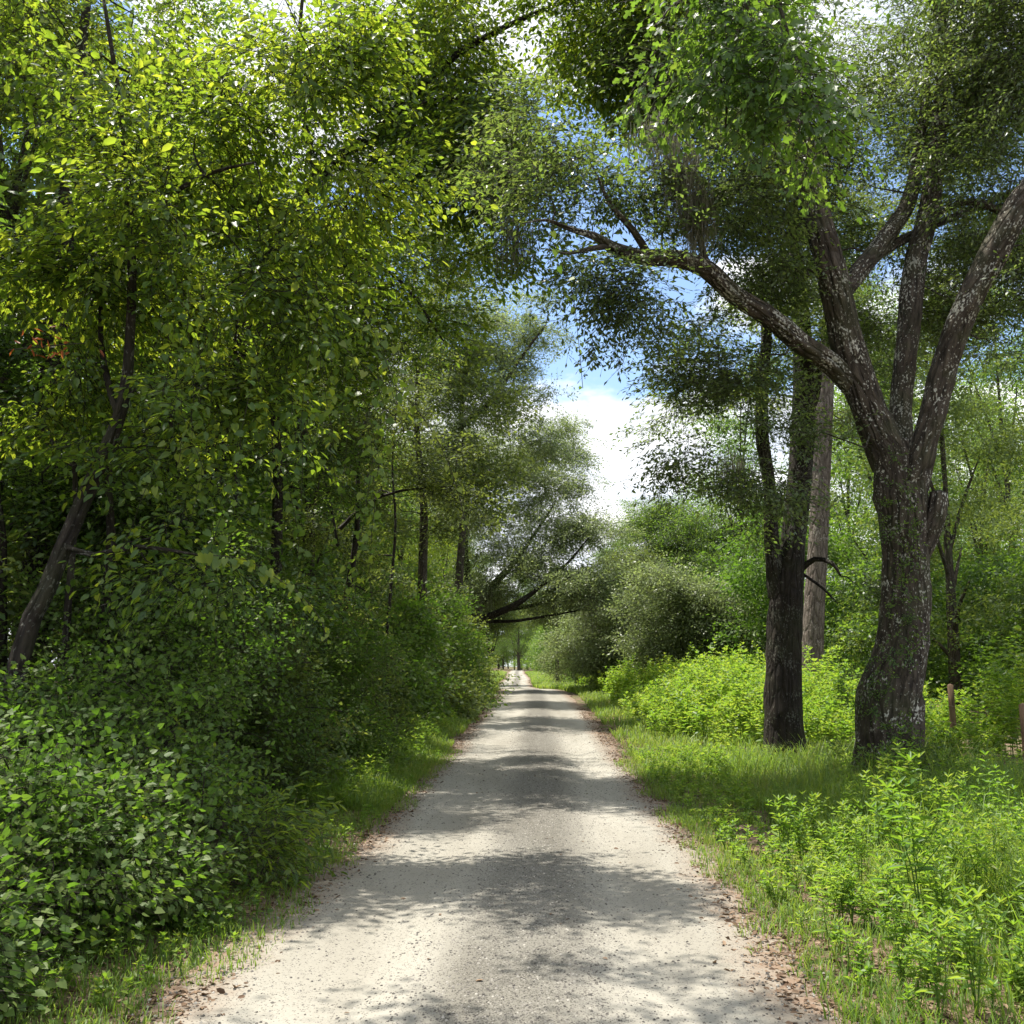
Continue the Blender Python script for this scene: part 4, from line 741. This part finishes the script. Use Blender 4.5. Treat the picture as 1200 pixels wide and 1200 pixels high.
slim('tall_tree', 'dense green tree rising behind the hedge just left of the sky gap', 500, 28, 420, .18, [cl(500, 460, 28, 80, 60, 130), cl(470, 380, 28, 80, 60, 120), cl(530, 560, 28, 60, 50, 100), cl(470, 560, 27, 60, 60, 100), cl(480, 300, 28, 70, 60, 100)], 'leaf_olive', 'far', RHOMB, 12, 'bark_plain', -10, [], 8, None, 1.1)
# live oak arching over the road in the distance
Yl = 46; b4 = np.array([-2.6, Yl, float(H(-2.6, Yl)) - .1])
tree('live_oak', 'spreading oak with dark low limbs arching over the road at the bend', 'tree', b4,
     [([b4, P(538, 780, Yl), P(545, 735, Yl), P(575, 690, Yl), P(610, 650, Yl), P(650, 590, Yl)], [.40, .36, .28, .18, .10, .04]),
      ([P(543, 735, Yl), P(575, 722, Yl - 1), P(605, 708, Yl - 2), P(630, 690, Yl - 2), P(665, 660, Yl - 2), P(690, 630, Yl - 2)], [.24, .18, .13, .09, .06, .03]),
      ([P(560, 728, Yl), P(600, 728, Yl - 1), P(640, 722, Yl - 2), P(680, 715, Yl - 2)], [.09, .07, .05, .03]),
      ([P(590, 715, Yl - 1), P(630, 708, Yl), P(680, 690, Yl), P(720, 680, Yl)], [.10, .08, .05, .03]),
      ([P(545, 735, Yl), P(550, 700, Yl + 1), P(545, 640, Yl + 1), P(550, 580, Yl + 1)], [.25, .2, .14, .08])],
     [cl(635, 555, Yl, 48, 34, 110), cl(680, 592, Yl - 1, 36, 36, 90), cl(600, 590, Yl, 64, 46, 150), cl(645, 640, Yl - 1, 62, 42, 120), cl(692, 655, Yl - 2, 32, 44, 90), cl(560, 640, Yl, 60, 60, 120), cl(600, 690, Yl - 1, 60, 26, 90), cl(655, 515, Yl + 1, 32, 26, 70), cl(560, 540, Yl + 1, 60, 50, 180), cl(695, 695, Yl - 2, 42, 26, 100)],
     'leaf_grey', 'bark_dark', 'farfine', RHOMBN, per=8, spread=.9, sscale=1.2, seed=13, wood_sides=12, hollow=.45,
     moss=[(P(560, 690, Yl - 1), (.35, .3, .25), 300, 1.8), (P(690, 690, Yl - 2), (.35, .3, .25), 300, 2.2)])

# ------------------------------------------------------------------ right middle distance: bushy oaks
def blob_tree(name, label, px, py, Y, rx, ry, n, mat, seed, sp='farfine', tm=RHOMBN, parts=6, ss=1.3, bark='bark_plain', group=None):
    rg = np.random.default_rng(seed + 900); c = P(px, py, Y); b = np.array([c[0], Y, float(H(c[0], Y)) - .05]); R0 = pxs(rx, Y); R1 = pxs(ry, Y); limbs = [([b, (b + c) / 2 + (rg.normal() * .1, 0, 0), c], [.05 + R1 * .06, .04 + R1 * .04, .04])]; cls = []
    for k in range(parts):
        a = k / parts * 6.283 + rg.random() * .5; q = c + np.array([math.cos(a) * R0 * .55, math.sin(a) * R0 * .45, math.sin(a * 1.7 + seed) * R1 * .5]); cls.append((q, (R0 * .55, R0 * .5, R1 * .5), int(n / parts)))
        limbs.append(([b + (c - b) * .35, (b + q) / 2 + (0, 0, .2), q], [.03 + R1 * .03, .04, .02]))
    return tree(name, label, 'tree', b, limbs, cls, mat, bark, sp, tm, per=8, spread=.8, sscale=ss, seed=seed, wood_sides=10, group=group, hollow=.5)
blob_tree('bushy_oak', 'rounded bushy oak with greyish leaves right of the far road bend', 692, 752, 55, 42, 46, 520, 'leaf_grey', 31)
blob_tree('bushy_oak', 'pale grey-green leafy mound right of the rounded bushy oak', 742, 752, 44, 48, 58, 520, 'leaf_grey', 32)
blob_tree('bushy_oak', 'broad sunlit mound of drooping foliage left of the dark forked trunk', 815, 738, 38, 62, 66, 800, 'leaf_grey', 33)
blob_tree('bushy_oak', 'taller rounded oak rising between the two pale leafy mounds', 760, 690, 52, 45, 45, 480, 'leaf_olive', 34)
blob_tree('background_tree', 'green tree whose pointed top meets the sky below the cloud', 790, 620, 64, 45, 55, 560, 'leaf_deep', 35, ss=1.5)
blob_tree('background_tree', 'dark wooded crown behind the pale leafy mound, left of the forked trunk', 850, 650, 60, 60, 60, 560, 'leaf_deep', 36, ss=1.5)

blob_tree('background_tree', 'dark rounded tree standing across the far end of the lane', 608, 735, 215, 26, 30, 420, 'leaf_deep', 39, ss=2.6)
blob_tree('background_tree', 'small tree with its bare stem at the left edge of the far road', 572, 712, 84, 30, 34, 360, 'leaf_olive', 37, ss=1.6)
blob_tree('background_tree', 'far tree closing the tunnel of leaves over the right side of the road', 652, 712, 92, 32, 36, 360, 'leaf_olive', 38, ss=1.6)
# ------------------------------------------------------------------ prototype forest trees
def proto(kind, seed, mat, hgt, rad, low, n, sp, tm, bark='bark_plain', ss=1.2, per=8):
    rg = np.random.default_rng(seed); b = np.zeros(3); top = np.array([rg.normal() * .4, rg.normal() * .4, hgt]); mid = top * .5 + np.array([rg.normal() * .3, rg.normal() * .3, 0])
    limbs = [([b, mid * .5, mid, top * .92], [.02 * hgt, .016 * hgt, .011 * hgt, .02])]; cls = []
    m = 9
    for k in range(m):
        z = low + (hgt - low) * (k + .6) / m; w = rad * (1 - .55 * ((z - low) / (hgt - low))**2) * rg.uniform(.6, 1.05); a = k * 2.4 + rg.random(); f = .5
        q = np.array([math.cos(a) * w * f, math.sin(a) * w * f, z]) + mid * (z / hgt) * .5; cls.append((q, (w * .68, w * .68, (hgt - low) / m * 1.15), n // m))
        s0 = b + (mid - b) * min(1, z * .8 / (hgt * .5)) if z * .8 < hgt * .5 else mid + (top - mid) * (z * .8 - hgt * .5) / (hgt * .5)
        limbs.append(([s0, (s0 + q) / 2 + (0, 0, .15), q], [.006 * hgt, .05, .02]))
    return (limbs, cls)
PR = []
def build_proto(name, label, cat, group, seed, mat, hgt, rad, low, n, sp, tm, first, **k):
    limbs, cls = proto(0, seed, mat, hgt, rad, low, n, sp, tm)
    t = tree(name, label, cat, (0, 0, 0), limbs, cls, mat, k.get('bark', 'bark_plain'), sp, tm, per=k.get('per', 8), spread=.8, sscale=k.get('ss', 1.25), seed=seed, group=group, wood_sides=10, hollow=.4, twigs=False)
    return t
GL = 'forest trees behind the left hedge'; GR = 'forest trees beyond the fence on the right'
LL = 'leafy forest tree standing deep behind the left hedge and vines'; LR = 'leafy forest tree in the wood beyond the right fence'
protoL = [build_proto('forest_tree', LL, 'tree', GL, 201, 'leaf_deep', 14, 3.2, 3.0, 330, 'far', RHOMB, 0), build_proto('forest_tree', LL, 'tree', GL, 202, 'leaf_bright', 12, 2.8, 2.0, 300, 'far', RHOMB, 0),
          build_proto('forest_tree', LL, 'tree', GL, 203, 'leaf_olive', 10, 2.6, 1.2, 300, 'farfine', RHOMBN, 0), build_proto('forest_tree', LL, 'tree', GL, 204, 'leaf_deep', 6, 2.0, .6, 220, 'far', RHOMB, 0)]
protoR = [build_proto('forest_tree', LR, 'tree', GR, 211, 'leaf_deep', 13, 3.4, 2.4, 330, 'far', RHOMB, 0), build_proto('forest_tree', LR, 'tree', GR, 212, 'leaf_vine', 5.5, 2.2, .8, 220, 'far', RHOMB, 0),
          build_proto('forest_tree', LR, 'tree', GR, 213, 'leaf_olive', 9, 2.8, 1.4, 280, 'farfine', RHOMBN, 0), build_proto('forest_tree', LR, 'tree', GR, 214, 'leaf_deep', 4, 1.9, .3, 200, 'far', RHOMB, 0)]
HT = {0: 14, 1: 12, 2: 10, 3: 6}; HR = {0: 13, 1: 5.5, 2: 9, 3: 4}
rf = np.random.default_rng(55); used = set()
KD = {0: ('tall full-crowned forest tree', 'tall forest trees'), 1: ('bright yellow-green leafy forest tree', 'yellow-green forest trees'), 2: ('olive fine-leaved forest tree', 'olive forest trees'), 3: ('low dark leafy understory tree', 'low understory trees')}
def zone(x, y):
    if y > 200: return 'closing the road at the far horizon'
    if x < 0: return 'close behind the left hedge' if (x > -9 and y < 50) else ('deep in the left forest' if y < 70 else 'far along the left side of the road')
    if y > 120: return 'closing the road at the far horizon'
    return 'just beyond the right fence' if (x < 17 and y < 44) else ('deep in the right forest' if y < 82 and x > 12 else 'far along the right side of the road')
def put_tree(protos, i, x, y, sc, hts):
    z_ = zone(x, y); r = put_tree0(protos, i, x, y, sc, hts); r['label'] = KD[i][0] + ' ' + z_; r['group'] = KD[i][1] + ' ' + z_; return r
def put_tree0(protos, i, x, y, sc, hts):
    loc = (x, y, float(H(x, y)) - .05); rz = rf.random() * 6.28; s = (sc * rf.uniform(.9, 1.1), sc * rf.uniform(.9, 1.1), sc)
    key = (id(protos), i)
    if key not in used: used.add(key); r = protos[i]; r.location = loc; r.rotation_euler = (0, 0, rz); r.scale = s; return r
    return dup(protos[i], loc, rz, s)
def gap_ok(x, y, h, rad):
    # keep the opening of sky above the road
    u0, _ = to_px((x - rad, y, h)); u1, v = to_px((x + rad, y, h)); um = max(u0, 575); 
    if u1 < 590 or u0 > 800: return True
    lim = np.interp((max(u0, 590) + min(u1, 800)) / 2, [590, 640, 700, 740, 770, 800], [400, 500, 560, 620, 590, 560]); return v > lim
spots = [(9.6, 23.5), (9.8, 26.0), (9.6, 28.5), (8.2, 19.2), (9.8, 19.0), (9.4, 17.4), (10.5, 21.0)]
def scatter(nmax, xr, yr, mind, protos, hts, choose, scr=(.8, 1.15)):
    c = 0
    for _ in range(nmax * 30):
        if c >= nmax: break
        y = rf.uniform(*yr); x = rf.uniform(*xr)
        if any((x - a)**2 + (y - b)**2 < mind**2 for a, b in spots): continue
        i = choose(x, y); sc = rf.uniform(*scr); h = hts[i] * sc
        if -7.5 < x < 0 and y < 50 and h > 9.5: sc *= 9.5 / h; h = 9.5
        k = 0
        while not gap_ok(x, y, h, 2.6 * sc) and k < 6: sc *= .8; h *= .8; k += 1
        if k >= 6: continue
        spots.append((x, y)); put_tree(protos, i, x, y, sc, hts); c += 1
scatter(22, (-9, -5.0), (15, 50), 2.6, protoL, HT, lambda x, y: rf.integers(0, 4))
scatter(12, (-11, -6.3), (9.5, 20), 2.4, protoL, HT, lambda x, y: rf.integers(0, 4))
scatter(50, (-30, -8), (14, 70), 3.2, protoL, HT, lambda x, y: rf.integers(0, 4))
scatter(26, (-9, -4.2), (52, 120), 3.4, protoL, HT, lambda x, y: rf.integers(0, 3), (.7, .95))
scatter(24, (9.2, 16), (17, 42), 2.8, protoR, HR, lambda x, y: [1, 3, 2, 3][rf.integers(0, 4)] if y < 30 else [0, 1, 2, 3][rf.integers(0, 4)])
scatter(48, (12, 40), (30, 80), 3.6, protoR, HR, lambda x, y: rf.integers(0, 4))
scatter(22, (5.6, 15), (60, 120), 3.4, protoR, HR, lambda x, y: rf.integers(0, 4), (.7, .95))
scatter(20, (-14, 18), (222, 290), 5, protoR, HR, lambda x, y: [0, 2][rf.integers(0, 2)], (.9, 1.2))
scatter(14, (-16, -4.6), (95, 180), 3.0, protoR, HR, lambda x, y: [3, 1][rf.integers(0, 2)], (1.1, 1.6))
scatter(14, (5.4, 18), (95, 180), 3.0, protoR, HR, lambda x, y: [3, 1][rf.integers(0, 2)], (1.1, 1.6))
scatter(16, (-14, 16), (222, 270), 3.0, protoR, HR, lambda x, y: [3, 1, 0][rf.integers(0, 3)], (1.3, 1.8))

#@@DETAIL
# ------------------------------------------------------------------ overhanging branch with lobed leaves, near top
nb = np.array([6.4, 6.0, float(H(6.4, 6.0)) - .05])
tree('water_oak', 'near oak branch with large lobed leaves hanging in from the top right', 'tree', nb,
     [([nb, nb + (0, .1, 3), P(1290, -160, 7.6), P(1150, -190, 7.8), P(1000, -120, 8), P(900, -40, 8), P(860, 60, 8), P(850, 150, 8)], [.24, .19, .12, .08, .05, .035, .02, .008]),
      ([P(900, -40, 8), P(930, 60, 7.9), P(960, 130, 7.8), P(1000, 165, 7.8)], [.02, .014, .008, .004]), ([P(950, -80, 8), P(820, -20, 8.2), P(760, 40, 8.3)], [.03, .02, .01])],
     [cl(900, 40, 7.9, 70, 60, 26, .6), cl(860, 110, 8, 60, 45, 14, .5), cl(935, 120, 7.8, 40, 35, 8, .4), cl(800, 20, 8.2, 80, 50, 18, .6), cl(1000, -110, 8, 150, 60, 22)],
     'leaf_deep', 'bark_plain', 'lobed', LOBED, per=5, spread=.4, seed=15, wood_sides=14, droop=-.5, sun=False)

# ------------------------------------------------------------------ hanging vines
def hang_vine(name, label, pts, leaf, n, mat, seed, red=0):
    rg = np.random.default_rng(seed); C, r = catmull(pts, [.004] * len(pts), 40); g = Geo(); sg = Geo()
    segs(sg, C[:-1], C[1:], np.full(len(C) - 1, .003), np.full(len(C) - 1, .003), 4)
    t = np.linspace(.05, 1, n); ii = (t * (len(C) - 1)).astype(int); p = C[ii] + rg.normal(size=(n, 3)) * .02
    d = np.stack([rg.normal(size=n) * .6, rg.normal(size=n) * .3, -.8 + rg.normal(size=n) * .3], -1); up = np.stack([rg.normal(size=n) * .4, -1 + 0 * t, rg.normal(size=n) * .4 + .3], -1)
    leaves_to(g, HEART, p, frames(d, up), leaf * (1.1 - .6 * t) * rg.uniform(.7, 1.1, n), rg.random(n) * .4 + .55)
    b = np.asarray(pts[0]); root = empty(name, b); tag(root, label, 'vine'); obj('stem', sg.mesh('stem', MAT['bark_plain'], b), root); obj('leaves', g.mesh('leaves', MAT[mat], b), root)
hang_vine('hanging_vine', 'thin vine with heart-shaped leaves dangling against the white cloud', [P(640, 270, 9.5), P(660, 310, 9.5), P(672, 350, 9.5), P(678, 400, 9.5), P(683, 455, 9.5)], .09, 11, 'leaf_vine', 3)
hang_vine('hanging_vine', 'trailing vine of glowing yellow-green leaves hanging before the left hedge', [P(395, 400, 8.5), P(440, 440, 8.5), P(480, 470, 8.5), P(515, 520, 8.5), P(535, 570, 8.5), P(545, 610, 8.5), P(552, 632, 8.5)], .085, 16, 'leaf_bright', 4)
hang_vine('hanging_vine', 'arching sunlit vine tip with pale round leaves over the shaded vine heap', [P(230, 650, 7.6), P(285, 655, 7.6), P(320, 675, 7.6), P(350, 695, 7.6), P(375, 725, 7.6), P(383, 752, 7.6)], .09, 40, 'leaf_bright', 5)
rg = np.random.default_rng(64); g = Geo(); sg = Geo(); b0 = P(300, 330, 8.4)
for k in range(34):
    px, py = rg.uniform(185, 455), rg.uniform(230, 520); Yv = rg.uniform(8.0, 9.2); a = P(px, py, Yv); ln = rg.uniform(.5, 1.7); m = 9; sw = rg.normal(size=2) * .10
    C = a + np.stack([np.cumsum(rg.normal(size=m) * .03) + sw[0] * np.linspace(0, 1, m) * 3, np.cumsum(rg.normal(size=m) * .03), -np.linspace(0, ln, m)], -1)
    segs(sg, C[:-1], C[1:], np.full(m - 1, .003), np.full(m - 1, .002), 3); n = int(ln * 26); t = rg.random(n) ** .8 * (m - 1.001); q = t.astype(int)
    p = C[q] + (C[q + 1] - C[q]) * (t - q)[:, None] + rg.normal(size=(n, 3)) * .05
    leaves_to(g, HEART, p, frames(np.stack([rg.normal(size=n), rg.normal(size=n), -.7 + rg.normal(size=n) * .4], -1), np.stack([rg.normal(size=n) * .6, -.8 + rg.normal(size=n) * .5, .5 + rg.random(n)], -1)), rg.uniform(.04, .09, n), np.clip(rg.random() * .5 + rg.random(n) * .5, 0, 1))
vc = empty('vine_curtain', b0); tag(vc, 'curtain of trailing vines with broad leaves draped in front of the left trees', 'vines', kind='stuff'); obj('stems', sg.mesh('stems', MAT['bark_plain'], b0), vc); obj('leaves', g.mesh('leaves', MAT['leaf_bright'], b0), vc)
for ch in vc.children: ch['kind'] = 'stuff'
# a few rusty leaves on a twig, far left
rg = np.random.default_rng(9); g = Geo(); c = P(60, 405, 8.4); n = 26
leaves_to(g, LANCE, c + rg.normal(size=(n, 3)) * np.array([.17, .1, .05]), frames(rg.normal(size=(n, 3)) + (0, 0, -.5), rg.normal(size=(n, 3))), np.full(n, .08), rg.random(n))
sg = Geo(); segs(sg, [P(10, 410, 8.6), c], [c, P(100, 402, 8.3)], np.array([.006, .005]), np.array([.005, .003]), 4)
tw = empty('dead_twig', c); tag(tw, 'twig of rusty orange dead leaves caught in the foliage at far left', 'twig'); obj('stem', sg.mesh('stem', MAT['bark_plain'], c), tw); obj('leaves', g.mesh('leaves', MAT['leaf_red'], c), tw)

# ------------------------------------------------------------------ fence beyond the verge
fx = 7.75; fr_ = empty('post_fence', (fx, 15.4, float(H(fx, 15.4)))); tag(fr_, 'old wooden post and wire fence running through the weeds on the right', 'fence')
tops = []
for k, yy in enumerate([15.2, 19.2, 23.4, 27.5, 31.5, 35.6, 39.5, 43.4, 47.5, 51.5, 55, 58.5, 62]):
    xx = [7.45, 8.1, 7.9, 7.8, 7.8, 7.75, 7.8, 7.7, 7.7, 7.65, 7.6, 7.6, 7.5][k]; g = Geo(); hh = 1.15 + .12 * math.sin(k * 5) + (.28 if k == 1 else 0); z = float(H(xx, yy))
    tube(g, [(xx, yy, z - .1), (xx + .01, yy, z + hh * .5), (xx + .02 * math.sin(k * 3), yy, z + hh)], [.062, .058, .056], 10, 6, .05, 0, k)
    obj('post', g.mesh('post', MAT['post'], fr_.location, smooth=False), fr_); tops.append((xx, yy, z))
g = Geo(); T_ = np.array(tops)
for hz in (.35, .65, .95):
    A = T_[:-1] + (-.06, 0, hz); B_ = T_[1:] + (-.06, 0, hz); m_ = (A + B_) / 2 - (0, 0, .03); segs(g, A, m_, np.full(len(A), .0022), np.full(len(A), .0022), 4); segs(g, m_, B_, np.full(len(A), .0022), np.full(len(A), .0022), 4)
obj('wire', g.mesh('wire', MAT['wire'], fr_.location), fr_)
print('WEEDS', wn[0], 'OBJ', len(bpy.data.objects), 'POLYS', sum(len(m.polygons) for m in bpy.data.meshes))
